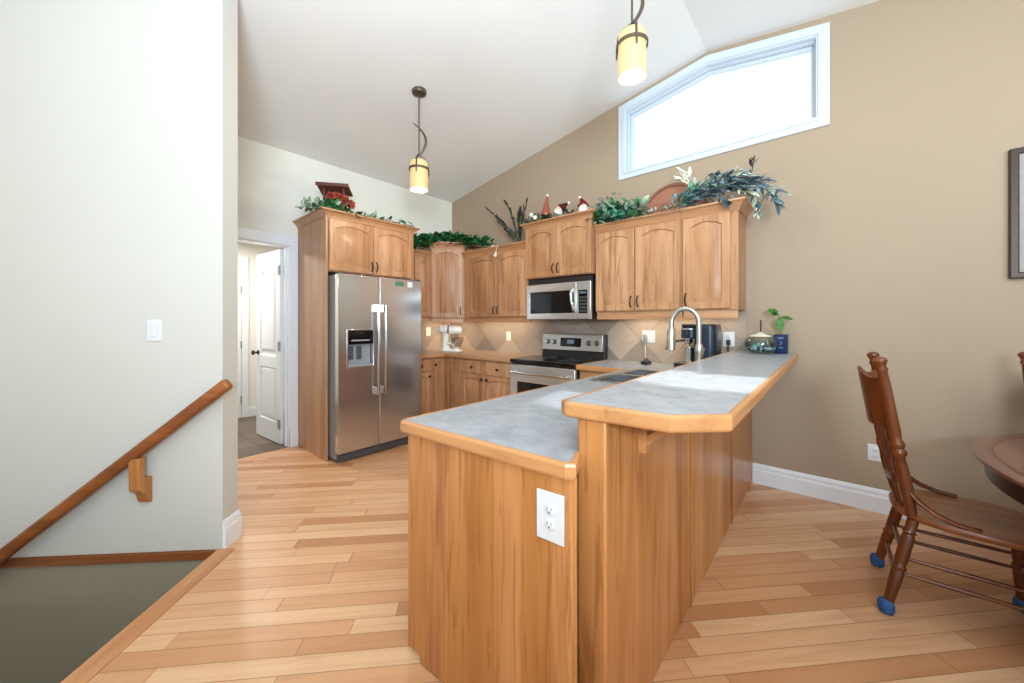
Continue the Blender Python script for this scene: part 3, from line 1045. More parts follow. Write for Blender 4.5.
# ---- peninsula cabinet
pc = thing('peninsula_cabinet', 'wood panelled peninsula cabinet facing the camera below the grey counter', 'cabinet', (3.36, -1.7, 0))
obj('carcass', B().box(3.03, 3.69, -2.65, -1.40, 0.1, 0.876).box(3.03, 3.69, -1.40, -0.66, 0.1, 0.74).box(3.03, 3.05, -1.40, -0.66, 0.74, 0.876).box(3.10, 3.69, -2.65, -0.66, 0, 0.1), M['pen'], pc, 0, 0)
e0, e1 = V((3.028, -2.742, 0)), V((3.752, -2.693, 0))
eu = (e1 - e0).normalized()
en = V((eu.y, -eu.x, 0))
ew = (e1 - e0).length
obj('end_panel', B().prism([e0 + V((0, 0, 0.03)), e0 + eu * 0.075 + V((0, 0, 0.03)), e0 + eu * 0.075, e1.copy(), e1 + V((0, 0, 0.876)), e0 + V((0, 0, 0.876))], -en * 0.02), M['pen'], pc, 0.005, 0)

# ---- raised bar
bar = thing('breakfast_bar', 'raised wood panelled breakfast bar with grey top running to the taupe wall', 'bar', (3.8, -1.3, 0))
obj('bar_wall', B().box(3.716, 3.785, -2.585, -0.014, 0, 1.024), M['pen'], bar, 0.002, 0)
obj('end_panel', B().box(3.714, 3.806, -2.602, -2.585, 0, 1.024), M['pen'], bar, 0.005, 30)
obj('edge_bead', B().tube([(3.748, -2.676, 0.0), (3.748, -2.676, 0.875)], 0.009, 10), M['pen'], pc)
for (y0, y1) in ((-2.585, -1.735), (-1.728, -0.815), (-0.808, -0.004)):
    obj('side_panel', B().box(3.785, 3.80, y0, y1, 0, 1.024), M['pen'], bar, 0.003, 0)
obj('batten', B().box(3.80, 3.806, -1.75, -1.72, 0, 1.024), M['pen'], bar, 0.003, 0)
obj('batten', B().box(3.80, 3.806, -0.83, -0.80, 0, 1.024), M['pen'], bar, 0.003, 0)
BT = [(3.672, -0.014), (3.672, -2.60), (3.690, -2.615), (3.976, -2.585), (4.086, -2.476), (4.086, -0.014)]
obj('bar_top', B().poly(BT, 1.026, 1.069), M['lam'], bar, 0, 0)
obj('edge_trim', B().sweep([(p[0], p[1]) for p in BT], EDGE(1.071, 0.047, 0.014)), M['peny'], bar, 0.003, 0)
for yb in (-2.33, -1.25):
    bk = B().box(3.80, 3.828, yb - 0.032, yb + 0.032, 0.872, 1.026)
    bk.prism([(3.82, yb - 0.014, 0.925), (3.826, yb - 0.014, 0.895), (3.965, yb - 0.014, 1.012), (3.93, yb - 0.014, 1.012)], (0, 0.028, 0))
    bk.box(3.82, 3.98, yb - 0.03, yb + 0.03, 1.008, 1.026)
    obj('bracket', bk, M['penx'], bar, 0.003, 0)


# ================================================================== OUTLETS AND SWITCHES
def wall_plate(name, label, cat, c, U, N, w, h, kind, group, mat=None):
    r = thing(name, label, cat, c, group)
    mat = mat or M['plate']
    P = lambda u, v, n: V(c) + U * u + V((0, 0, v)) + N * n
    obj('plate', B().obox(c, U, N, -w / 2, w / 2, 0.0005, 0.006, -h / 2, h / 2), mat, r, 0.003, 30)
    gangs = 2 if w > 0.1 else 1
    for g in range(gangs):
        gu = 0.0 if gangs == 1 else (-0.026 + 0.052 * g)
        if kind == 'outlet' or (kind == 'mixed' and g == 0):
            for dv in (-0.021, 0.021):
                s = obj('socket', B().lathe([(0.0165, 0), (0.0165, 0.002), (0.0145, 0.003)], P(gu, dv, 0.006), 16, N), mat, r)
                sl = B().obox(c, U, N, gu - 0.0075, gu - 0.0055, 0.0085, 0.0095, dv - 0.001, dv + 0.008)
                sl.obox(c, U, N, gu + 0.0055, gu + 0.0075, 0.0085, 0.0095, dv - 0.001, dv + 0.007)
                sl.lathe([(0.0028, 0), (0.0028, 0.0005)], P(gu, dv - 0.007, 0.009), 8, N)
                obj('slots', sl, M['darkgrey'], s)
        else:
            obj('rocker', B().prism([P(gu - 0.016, -0.033, 0.006), P(gu - 0.016, 0.033, 0.006), P(gu - 0.016, 0.033, 0.009), P(gu - 0.016, 0.0, 0.0075), P(gu - 0.016, -0.033, 0.012)], U * 0.032), mat, r, 0.001, 0)
    return r


pn = e0.lerp(e1, 0.905) + V((0, 0, 0.752))
wall_plate('wall_outlet', 'white outlet on the end panel of the wooden peninsula', 'outlet', pn, eu, en, 0.092, 0.142, 'outlet', 'outlets')
wall_plate('wall_outlet', 'white outlet low on taupe wall behind the dining chair', 'outlet', (4.518, 0, 0.405), UX, NX, 0.075, 0.115, 'outlet', 'outlets')
wall_plate('light_switch', 'white light switch on the cream stair wall above handrail', 'switch', D(-0.366, 0, 1.262), DW, NW, 0.078, 0.122, 'switch', 'switches')
wall_plate('wall_outlet', 'pale outlet on backsplash between fridge and white mixer', 'outlet', (0.012, -0.44, 1.175), UY, NY, 0.072, 0.115, 'outlet', 'outlets', M['almond'])
wall_plate('light_switch', 'pale switch plate on backsplash left of the stove', 'switch', (1.145, -0.012, 1.125), UX, NX, 0.075, 0.118, 'switch', 'switches', M['almond'])
wall_plate('wall_outlet', 'double white plate on backsplash above the slim gadget', 'outlet', (2.955, -0.012, 1.17), UX, NX, 0.125, 0.118, 'mixed', 'outlets')
wall_plate('wall_outlet', 'white outlet on backsplash right of coffee machine with black plug', 'outlet', (3.635, -0.012, 1.165), UX, NX, 0.085, 0.125, 'outlet', 'outlets')

# ================================================================== REFRIGERATOR
FR = 0.903
fr = thing('refrigerator', 'stainless steel side by side refrigerator with ice dispenser in wooden surround', 'refrigerator', (0.5, -1.61, 0))
obj('body', B().box(0.06, 0.825, -2.074, -1.178, 0.03, 1.752), M['greyside'], fr, 0.006, 30)
obj('base_grille', B().box(0.5, 0.86, -2.055, -1.185, 0.012, 0.085).box(0.86, 0.87, -2.055, -1.93, 0.02, 0.08), M['darkgrey'], fr, 0.004, 30)
fz = B().holed([(-2.077, 0.095), (-1.6795, 0.095), (-1.6795, 1.757), (-2.077, 1.757)], [[(-1.995, 0.885), (-1.735, 0.885), (-1.735, 1.235), (-1.995, 1.235)]], fl(0.832), FR - 0.832)
fzd = obj('freezer_door', fz, M['steelv'], fr, 0.008, 30)
obj('dispenser_frame', B().holed([(-2.003, 0.872), (-1.727, 0.872), (-1.727, 1.243), (-2.003, 1.243)], [[(-1.989, 0.892), (-1.741, 0.892), (-1.741, 1.229), (-1.989, 1.229)]], fl(FR - 0.01), 0.016), M['steel'], fzd, 0.003, 30)
obj('dispenser_panel', B().box(0.84, FR - 0.004, -1.99, -1.74, 1.10, 1.23), M['blackg'], fzd, 0.004, 30)
obj('dispenser_recess', B().box(0.826, 0.846, -1.99, -1.74, 0.89, 1.10).box(0.84, FR - 0.002, -1.99, -1.74, 0.885, 0.905), M['midgrey'], fzd, 0.003, 30)
for yy in (-1.965, -1.885):
    obj('paddle', B().prism([(0.85, yy, 0.955), (0.85, yy + 0.045, 0.955), (0.85, yy + 0.045, 1.08), (0.85, yy, 1.08)], (0.016, 0, 0)), M['darkgrey'], fzd, 0.004, 30)
obj('button_strip', B().box(FR - 0.005, FR - 0.001, -1.958, -1.775, 1.128, 1.142), M['midgrey'], fzd, 0.001, 30)
rd = obj('fridge_door', B().box(0.832, FR, -1.6735, -1.176, 0.095, 1.757), M['steelv'], fr, 0.008, 30)
for (pd, yy) in ((fzd, -1.713), (rd, -1.637)):
    hb = B().tube([(FR + 0.05, yy, 0.60), (FR + 0.056, yy, 0.75), (FR + 0.058, yy, 1.04), (FR + 0.056, yy, 1.33), (FR + 0.05, yy, 1.48)], [0.013, 0.014, 0.014, 0.014, 0.013], 12, 0.8)
    for zz in (0.635, 1.445):
        hb.box(FR, FR + 0.052, yy - 0.012, yy + 0.012, zz - 0.035, zz + 0.035)
    obj('handle', hb, M['chrome'], pd, 0.003, 40)
for yy in (-2.03, -1.21):
    obj('hinge_cap', B().box(0.76, 0.89, yy - 0.028, yy + 0.028, 1.7525, 1.772), M['darkgrey'], fr, 0.006, 30)
obj('badge', B().lathe([(0.02, 0), (0.02, 0.0015)], (FR, -1.30, 1.655), 14, (1, 0, 0)), M['chrome'], rd)
obj('name_plate', B().box(FR, FR + 0.002, -1.245, -1.20, 1.688, 1.698), M['chrome'], rd)
tag(obj('fridge_magnet', B().box(FR + 0.0005, FR + 0.003, -1.50, -1.40, 1.685, 1.728), M['green_card'], None, 0.001, 30), 'small green card magnet on top of right fridge door', 'magnet')
b = B().box(FR + 0.0005, FR + 0.005, -1.355, -1.295, 1.675, 1.735)
tag(obj('fridge_magnet', b, M['plate'], None, 0.004, 30), 'small white square magnet on right fridge door beside green card', 'magnet')

# ================================================================== STOVE
SX0, SX1 = 1.748, 2.53
st = thing('stove', 'stainless steel electric range with black glass cooktop and back control panel', 'stove', (2.14, -0.34, 0))
obj('body', B().box(SX0, SX1, -0.63, -0.02, 0.02, 0.905), M['black'], st, 0.003, 30)
obj('cooktop', B().box(SX0 - 0.002, SX1 + 0.002, -0.672, -0.10, 0.892, 0.928), M['blackg'], st, 0.006, 30)
for (cx_, cy_, cr) in ((1.95, -0.50, 0.11), (2.34, -0.50, 0.085), (1.95, -0.25, 0.085), (2.34, -0.25, 0.11)):
    obj('burner', B().lathe([(cr - 0.006, 0.0), (cr, 0.0), (cr, 0.0012), (cr - 0.006, 0.0012), (cr - 0.006, 0.0)], (cx_, cy_, 0.928), 32, cap=False), M['darkgrey'], st, 0, 0)
od = obj('oven_door', B().holed([(SX0, 0.22), (SX1, 0.22), (SX1, 0.872), (SX0, 0.872)], [[(SX0 + 0.09, 0.34), (SX1 - 0.09, 0.34), (SX1 - 0.09, 0.70), (SX0 + 0.09, 0.70)]], lambda a, c, d: V((a, -0.632 - d, c)), 0.036), M['steelx'], st, 0.004, 30)
obj('oven_window', B().box(SX0 + 0.085, SX1 - 0.085, -0.658, -0.634, 0.335, 0.705), M['blackg'], od, 0, 0)
hb = B().tube([(SX0 + 0.05, -0.712, 0.80), (SX0 + 0.2, -0.722, 0.80), (2.14, -0.725, 0.80), (SX1 - 0.2, -0.722, 0.80), (SX1 - 0.05, -0.712, 0.80)], 0.014, 12)
for xx in (SX0 + 0.06, SX1 - 0.06):
    hb.box(xx - 0.014, xx + 0.014, -0.71, -0.667, 0.788, 0.812)
obj('handle', hb, M['chrome'], od, 0.002, 40)
obj('drawer', B().box(SX0, SX1, -0.668, -0.632, 0.06, 0.212), M['steelx'], st, 0.004, 30)
bgd = obj('backguard', B().prism([(SX0, -0.105, 0.925), (SX0, -0.09, 1.0), (SX0, -0.02, 1.0), (SX0, -0.02, 0.925)], (SX1 - SX0, 0, 0)).box(SX0, SX1 + 0.003, -0.07, -0.02, 0.99, 1.178), M['black'], st, 0.004, 30)
ps = B().prism([(SX0 + 0.002, -0.112, 1.0), (SX0 + 0.002, -0.09, 1.172), (SX0 + 0.002, -0.065, 1.178), (SX0 + 0.002, -0.065, 0.998)], (SX1 - SX0 - 0.022, 0, 0))
cp = obj('control_panel', ps, M['steelx'], st, 0.004, 30)
pN = V((0, -0.172, 0.022)).normalized()
for kx in (1.826, 1.915, 2.355, 2.445):
    kn = B().lathe([(0.027, 0), (0.027, 0.004), (0.022, 0.006), (0.021, 0.024), (0.017, 0.028), (0.001, 0.028)], (kx, -0.101, 1.086), 20, pN)
    obj('knob', kn, [M['black']], cp)
    obj('knob_cap', B().lathe([(0.018, 0), (0.017, 0.002), (0.001, 0.0022)], V((kx, -0.101, 1.086)) + pN * 0.028, 18, pN), M['chrome'], cp)
obj('display', B().prism([(2.0, -0.1105, 1.04), (2.265, -0.1105, 1.04), (2.265, -0.0985, 1.135), (2.0, -0.0985, 1.135)], (0, 0.006, 0)), M['blackg'], cp, 0, 0)
obj('clock', B().prism([(2.09, -0.1105, 1.072), (2.175, -0.1105, 1.072), (2.175, -0.1045, 1.115), (2.09, -0.1045, 1.115)], (0, 0.005, 0)), M['screen'], cp, 0, 0)

# ================================================================== MICROWAVE
MW0, MW1, MY = 1.757, 2.543, -0.402
mw = thing('microwave', 'stainless over-the-range microwave with black window above the stove', 'microwave', (2.15, -0.2, 1.335))
obj('body', B().box(MW0, MW1, MY + 0.03, -0.015, 1.335, 1.774), M['black'], mw, 0.003, 30)
obj('vent_grille', B().box(MW0 + 0.01, MW1 - 0.01, MY + 0.012, MY + 0.032, 1.712, 1.766), M['black'], mw, 0.004, 30)
md = obj('door', B().holed([(MW0, 1.337), (2.385, 1.337), (2.385, 1.71), (MW0, 1.71)], [[(MW0 + 0.045, 1.40), (2.352, 1.40), (2.352, 1.628), (MW0 + 0.045, 1.628)]], lambda a, c, d: V((a, MY + 0.03 - d, c)), 0.034), M['steelx'], mw, 0.005, 30)
obj('window', B().box(MW0 + 0.04, 2.355, MY + 0.002, MY + 0.02, 1.395, 1.633), M['blackg'], md, 0, 0)
hb = B().tube([(2.34, MY - 0.004, 1.64), (2.338, MY - 0.03, 1.60), (2.352, MY - 0.045, 1.52), (2.368, MY - 0.035, 1.44), (2.372, MY - 0.004, 1.40)], [0.014, 0.014, 0.013, 0.014, 0.014], 12)
obj('handle', hb, M['chrome'], md)
obj('badge', B().box(2.03, 2.10, MY - 0.0065, MY - 0.004, 1.668, 1.676), M['plate'], md)
cpn = obj('control_panel', B().box(2.389, MW1, MY - 0.004, MY + 0.03, 1.337, 1.71), M['steelx'], mw, 0.006, 30)
obj('keypad', B().box(2.412, 2.508, MY - 0.006, MY, 1.395, 1.625), M['blackg'], cpn, 0.002, 30)
kb_ = B()
for i in range(5):
    for j in range(3):
        kb_.box(2.421 + j * 0.028, 2.441 + j * 0.028, MY - 0.0075, MY - 0.005, 1.41 + i * 0.033, 1.43 + i * 0.033)
obj('buttons', kb_, M['darkgrey'], cpn, 0, 0)
obj('display', B().box(2.425, 2.495, MY - 0.0075, MY - 0.005, 1.588, 1.61), M['screen'], cpn, 0, 0)

# ================================================================== SINK AND FAUCET
sk = thing('kitchen_sink', 'stainless double bowl sink set into the peninsula counter', 'sink', (3.31, -0.99, 0.75))
x0, x1, y0, y1 = SINK
sb = B().holed([(x0 - 0.02, y0 - 0.02), (x1 + 0.02, y0 - 0.02), (x1 + 0.02, y1 + 0.02), (x0 - 0.02, y1 + 0.02)],
               [[(x0 + 0.02, y0 + 0.02), (x1 - 0.07, y0 + 0.02), (x1 - 0.07, -1.0), (x0 + 0.02, -1.0)], [(x0 + 0.02, -0.97), (x1 - 0.07, -0.97), (x1 - 0.07, y1 - 0.02), (x0 + 0.02, y1 - 0.02)]],
               lambda a, c, d: V((a, c, CT + 0.0005 + d)), 0.006)
obj('rim', sb, M['nickel'], sk, 0.002, 30)
for (ya, yb2) in ((y0 + 0.02, -1.0), (-0.97, y1 - 0.02)):
    xa, xb = x0 + 0.02, x1 - 0.07
    L = lambda k, z: [V((xa + k, ya + k, z)), V((xb - k, ya + k, z)), V((xb - k, yb2 - k, z)), V((xa + k, yb2 - k, z))]
    obj('bowl', B().loops([L(-0.004, CT), L(0.0, CT), L(0.012, 0.78), L(0.03, 0.76), L(0.03, 0.755), L(0.006, 0.775), L(-0.004, CT - 0.01)], False, False).add(L(0.03, 0.76), [(0, 1, 2, 3)]), M['sink'], sk, 0, 30)
fa = thing('faucet', 'brushed nickel gooseneck pull down faucet behind the raised bar', 'faucet', (3.60, -0.80, CT))
obj('base', B().lathe([(0.03, 0), (0.03, 0.01), (0.024, 0.02), (0.024, 0.17), (0.028, 0.19), (0.021, 0.23), (0.016, 0.235)], (3.60, -0.80, CT + 0.007), 20), M['nickel'], fa)
pts = [(3.60, -0.80, 1.14), (3.60, -0.80, 1.30)]
for i in range(1, 13):
    a = PI * i / 12
    pts.append((3.60 - 0.088 * (1 - math.cos(a)), -0.80 - 0.012 * (1 - math.cos(a)), 1.30 + 0.105 * math.sin(a)))
pts.append((3.423, -0.825, 1.25))
obj('spout', B().tube(pts, 0.0165, 14), M['nickel'], fa)
obj('spray_head', B().lathe([(0.019, 0.0), (0.0265, -0.02), (0.029, -0.10), (0.031, -0.155), (0.022, -0.16)], (3.422, -0.825, 1.265), 18), M['nickel'], fa)
obj('lever', B().tube([(3.60, -0.775, 1.05), (3.60, -0.735, 1.07), (3.60, -0.68, 1.12)], [0.011, 0.009, 0.007], 10), M['nickel'], fa)

# ================================================================== COUNTER ITEMS
# stand mixer (own axes: x to the bowl side)
mx = thing('stand_mixer', 'white stand mixer with steel bowl in the counter corner', 'mixer', (0, 0, 0))
bs = B()
prof = [(-0.10, 0.0), (-0.10, -0.06), (-0.05, -0.085), (0.06, -0.085), (0.15, -0.07), (0.17, 0.0), (0.15, 0.07), (0.06, 0.085), (-0.05, 0.085), (-0.10, 0.06)]
bs.poly(prof, 0.0, 0.022)
obj('base', bs, M['whiteen'], mx, 0.006, 40)
col = B()
sec = lambda cx_, hx, hy, z: [V((cx_ + hx * math.cos(2 * PI * i / 16), hy * math.sin(2 * PI * i / 16), z)) for i in range(16)]
col.loops([sec(-0.045, 0.075, 0.07, 0.02), sec(-0.055, 0.06, 0.055, 0.05), sec(-0.06, 0.045, 0.045, 0.12), sec(-0.06, 0.045, 0.045, 0.20), sec(-0.055, 0.055, 0.05, 0.235)])
obj('column', col, M['whiteen'], mx, 0, 60)
hd = B()
ring3 = lambda x, r, zc, k=1.0: [V((x, r * k * math.cos(2 * PI * i / 18), zc + r * math.sin(2 * PI * i / 18))) for i in range(18)]
hd.loops([ring3(-0.155, 0.012, 0.285), ring3(-0.145, 0.04, 0.285), ring3(-0.11, 0.054, 0.285), ring3(-0.03, 0.06, 0.283), ring3(0.06, 0.058, 0.283), ring3(0.12, 0.052, 0.283), ring3(0.15, 0.042, 0.283), ring3(0.165, 0.02, 0.283)])
obj('motor_head', hd, M['whiteen'], mx, 0, 60)
obj('band', B().loops([ring3(-0.02, 0.0615, 0.283), ring3(-0.02, 0.063, 0.283), ring3(0.0, 0.063, 0.283), ring3(0.0, 0.0605, 0.283)], False, False), M['chrome'], mx)
obj('attachment_knob', B().lathe([(0.012, 0), (0.012, 0.02), (0.008, 0.022), (0.001, 0.022)], (0.163, 0, 0.283), 14, (1, 0, 0)), M['chrome'], mx)
obj('beater_shaft', B().lathe([(0.024, 0), (0.022, -0.04), (0.01, -0.045), (0.008, -0.09)], (0.09, 0, 0.232), 16), M['chrome'], mx)
bw = B().lathe([(0.03, 0.0), (0.045, 0.004), (0.05, 0.012), (0.072, 0.045), (0.088, 0.09), (0.093, 0.135), (0.097, 0.14), (0.092, 0.14), (0.087, 0.09), (0.07, 0.047), (0.04, 0.014), (0.001, 0.013)], (0.09, 0, 0.045), 28)
obj('bowl', bw, M['chrome'], mx)
obj('bowl_arm', B().tube([(-0.03, -0.062, 0.11), (0.04, -0.092, 0.10), (0.09, -0.10, 0.10)], 0.008, 8).tube([(-0.03, 0.062, 0.11), (0.04, 0.092, 0.10), (0.09, 0.10, 0.10)], 0.008, 8).box(0.06, 0.12, -0.03, 0.03, 0.02, 0.046), M['whiteen'], mx)
obj('speed_lever', B().tube([(-0.02, -0.05, 0.258), (-0.02, -0.075, 0.256)], 0.006, 8).tube([(-0.09, -0.045, 0.258), (-0.09, -0.068, 0.256)], 0.006, 8), M['black'], mx)
mx.location = (0.46, -0.42, CT + 0.001)
mx.rotation_euler = (0, 0, math.radians(38))

# coffee machine
cm = thing('coffee_machine', 'black espresso machine on counter behind faucet', 'coffee machine', (3.48, -0.24, CT))
def rrect(x0, x1, y0, y1, r, n=5):
    pts = []
    for (cx_, cy_, a0) in ((x1 - r, y1 - r, 0), (x0 + r, y1 - r, 90), (x0 + r, y0 + r, 180), (x1 - r, y0 + r, 270)):
        for i in range(n + 1):
            a = math.radians(a0 + 90 * i / n)
            pts.append((cx_ + r * math.cos(a), cy_ + r * math.sin(a)))
    return pts
obj('housing', B().poly(rrect(3.44, 3.605, -0.36, -0.10, 0.05), CT + 0.002, 1.283), M['navy'], cm, 0.012, 40)
obj('brew_head', B().poly(rrect(3.335, 3.46, -0.34, -0.12, 0.05), 1.175, 1.272), M['navy'], cm, 0.01, 40)
obj('top_plate', B().poly(rrect(3.34, 3.60, -0.352, -0.108, 0.05), 1.2725, 1.292), M['black'], cm, 0.004, 40)
obj('chrome_band', B().poly(rrect(3.329, 3.455, -0.346, -0.114, 0.052), 1.248, 1.258), M['chrome'], cm, 0, 40)
obj('control_dial', B().lathe([(0.022, 0), (0.022, 0.014), (0.001, 0.016)], (3.336, -0.23, 1.215), 16, (-1, 0, 0)), M['chrome'], cm)
pf = B().lathe([(0.034, 0), (0.034, -0.03), (0.025, -0.045), (0.012, -0.05), (0.012, -0.075)], (3.375, -0.23, 1.174), 18)
obj('filter_basket', pf, M['chrome'], cm)
obj('filter_handle', B().tube([(3.345, -0.24, 1.155), (3.29, -0.26, 1.15), (3.24, -0.28, 1.13), (3.215, -0.29, 1.07)], [0.009, 0.011, 0.013, 0.012], 10), M['black'], cm)
obj('drip_tray', B().poly(rrect(3.28, 3.44, -0.34, -0.12, 0.03), CT + 0.002, CT + 0.045), M['black'], cm, 0.004, 40)
obj('tray_grate', B().poly(rrect(3.295, 3.43, -0.325, -0.135, 0.02), CT + 0.045, CT + 0.05), M['nickel'], cm, 0, 40)
obj('cup', B().lathe([(0.03, 0), (0.042, 0.12), (0.045, 0.125), (0.04, 0.122), (0.028, 0.006), (0.001, 0.005)], (3.385, -0.23, CT + 0.051), 20), M['chrome'], cm)
obj('power_cord', B().box(3.622, 3.65, -0.05, -0.0215, 1.115, 1.16).tube([(3.636, -0.045, 1.12), (3.636, -0.05, 1.06), (3.634, -0.06, 0.98), (3.62, -0.09, 0.93), (3.58, -0.13, 0.935)], 0.006, 8), M['black'], cm, 0.002, 40)

# slim gadget on a stand
gd = thing('milk_frother', 'slim grey topped gadget standing on a black base on the counter', 'frother', (3.0, -0.2, CT))
obj('base', B().poly(rrect(2.965, 3.04, -0.25, -0.16, 0.02), CT + 0.001, CT + 0.032), M['black'], gd, 0.004, 40)
obj('collar', B().lathe([(0.022, 0), (0.02, 0.02), (0.01, 0.026)], (3.003, -0.205, CT + 0.032), 16), M['darkgrey'], gd)
obj('shaft', B().tube([(2.998, -0.205, CT + 0.04), (2.996, -0.205, 1.13)], 0.0045, 8), M['nickel'], gd)
obj('grip', B().lathe([(0.014, 0), (0.019, 0.01), (0.02, 0.085), (0.016, 0.095), (0.001, 0.096)], (2.996, -0.205, 1.10), 16), M['midgrey'], gd)

# fish bowl on the bar
fb = thing('fish_bowl', 'round glass fish bowl with dark pebbles on the end of the bar', 'fish bowl', (3.882, -0.2, 1.071))
c0 = (3.882, -0.2, 1.0715)
obj('bowl', B().lathe([(0.056, 0.0), (0.082, 0.012), (0.103, 0.04), (0.109, 0.07), (0.101, 0.10), (0.080, 0.122), (0.068, 0.128), (0.065, 0.127), (0.077, 0.119), (0.098, 0.098), (0.106, 0.07), (0.100, 0.042), (0.080, 0.016), (0.054, 0.004), (0.001, 0.004)], c0, 32), M['glass'], fb)
obj('water', B().lathe([(0.001, 0.012), (0.075, 0.016), (0.097, 0.042), (0.104, 0.07), (0.097, 0.095), (0.001, 0.095)], c0, 28), M['water'], fb)
rnd = random.Random(3)
pb = B()
for i in range(150):
    a, rr = rnd.uniform(0, 2 * PI), 0.088 * math.sqrt(rnd.random())
    zz = 0.012 + rnd.random() * 0.022 + (0.02 * rr / 0.08)
    pb.cur = 0 if rnd.random() < 0.62 else 1
    pb.ball((c0[0] + rr * math.cos(a), c0[1] + rr * math.sin(a), c0[2] + zz), rnd.uniform(0.007, 0.012), 8, (1, 1, 0.8))
po = obj('pebbles', pb, [M['black'], M['plate']], fb)
po['kind'] = 'stuff'
obj('lid', B().lathe([(0.07, 0.128), (0.064, 0.134), (0.03, 0.146), (0.008, 0.160), (0.001, 0.161)], c0, 24), M['leafw'], fb)
obj('lid_rod', B().tube([(3.882, -0.2, 1.236), (3.883, -0.2, 1.325)], 0.0055, 8), M['black'], fb)
obj('ornament', B().ball((3.862, -0.245, 1.13), 0.02, 12, (1.4, 0.5, 0.8)), M['leaft'], fb)

# plant in a cobalt vase
pl = thing('potted_plant', 'leafy green plant in a square cobalt blue vase on the bar', 'plant', (4.0, -0.09, 1.07))
cv_ = B()
LL = lambda k, z: [V((4.0 + sx * k, -0.095 + sy * k, z)) for sx, sy in ((-1, -1), (1, -1), (1, 1), (-1, 1))]
cv_.loops([LL(0.040, 1.0715), LL(0.043, 1.078), LL(0.045, 1.215), LL(0.0395, 1.215), LL(0.039, 1.10)], True, True)
vz = obj('vase', cv_, M['vase'], pl, 0.003, 30)
mk = B().box(3.985, 4.018, -0.1412, -0.1385, 1.185, 1.193)
mk.prism([(3.992, -0.141, 1.165), (3.998, -0.141, 1.165), (4.012, -0.141, 1.150), (3.998, -0.141, 1.135), (3.992, -0.141, 1.135), (4.004, -0.141, 1.150)], (0, 0.003, 0))
mk.box(3.988, 4.016, -0.1412, -0.1385, 1.112, 1.118)
obj('vase_mark', mk, M['mark'], vz)


def leaf(b, base, tip, width, nrm, fold=0.15, droop=0.1):
    base, tip = V(base), V(tip)
    d = tip - base
    L = d.length
    w = d.cross(V(nrm))
    if w.length < 1e-6:
        w = d.orthogonal()
    w.normalize()
    n = w.cross(d).normalized()
    cs = [(0.0, 0.03), (0.25, 0.8), (0.5, 1.0), (0.78, 0.62), (1.0, 0.02)]
    vs, fs = [], []
    for s, k in cs:
        c = base + d * s - V((0, 0, 1)) * (droop * L * s * s)
        hw = width * 0.5 * k
        vs += [c - w * hw + n * hw * fold, c, c + w * hw + n * hw * fold]
    for i in range(len(cs) - 1):
        q = i * 3
        fs += [(q, q + 1, q + 4, q + 3), (q + 1, q + 2, q + 5, q + 4)]
    b.add(vs, fs)


for (st_, p_, w_) in (((3.985, -0.10, 1.365), (3.918, -0.15, 1.415), 0.062), ((3.99, -0.10, 1.35), (4.0, -0.15, 1.245), 0.055), ((4.0, -0.09, 1.35), (4.075, -0.12, 1.335), 0.034),
                      ((3.985, -0.10, 1.37), (3.965, -0.16, 1.40), 0.05)):
    b = B()
    leaf(b, st_, p_, w_, (0.2, -0.9, 0.6), 0.15, 0.12)
    b.tube([(3.995, -0.093, 1.16), (V(st_) + V((0, 0, -0.08)))[:], st_], 0.0022, 6)
    obj('leaf', b, M['leafp'], pl, 0, 60, recalc=False)
for (p0, p1, p2) in (((4.0, -0.095, 1.16), (4.06, -0.11, 1.33), (4.105, -0.13, 1.24)), ((3.985, -0.10, 1.16), (3.95, -0.12, 1.24), (3.905, -0.13, 1.30)), ((3.99, -0.10, 1.16), (3.955, -0.13, 1.22), (3.925, -0.15, 1.235))):
    obj('stem', B().tube([p0, p1, p2], [0.003, 0.003, 0.0015], 6), M['leafpale'], pl)

# ================================================================== FOLIAGE AND ORNAMENTS ON THE CABINETS
def path_at(path, s):
    n = len(path) - 1
    i = min(int(s * n), n - 1)
    return V(path[i]).lerp(V(path[i + 1]), s * n - i)


def garland(name, label, path, count, spread, size, mats, seed, cat='garland', up=0.6, wr=0.42, stem=True, floor_z=None):
    rn = random.Random(seed)
    r = thing(name, label, cat, path_at(path, 0.5))
    b = B()
    for i in range(count):
        s = rn.random()
        p = path_at(path, s)
        o = V((rn.uniform(-1, 1) * spread[0], rn.uniform(-1, 1) * spread[1], rn.random() ** 1.4 * spread[2]))
        base = p + o * 0.8
        d = V((rn.uniform(-1, 1), rn.uniform(-1, 0.7), rn.uniform(-0.55, 1) * up + 0.1)).normalized()
        L = size * rn.uniform(0.6, 1.25)
        if floor_z is not None:
            tz = base.z + d.z * L
            if tz < floor_z + 0.012:
                d.z = abs(d.z) * 0.6 + 0.05
        b.cur = rn.choices(range(len(mats)), [m[1] for m in mats])[0]
        leaf(b, base, base + d * L, L * wr * rn.uniform(0.8, 1.2), V((rn.uniform(-.6, .6), rn.uniform(-1, 0), 1)), 0.25, 0.15)
    lf = obj('leaves', b, [m[0] for m in mats], r, 0, 60, recalc=False)
    lf['kind'] = 'stuff'
    if stem:
        obj('stem', B().tube([path_at(path, i / 14.0) + V((0, 0, 0.012 + 0.008 * math.sin(i * 2.1))) for i in range(15)], 0.005, 6), M['stem'], r)
    return r


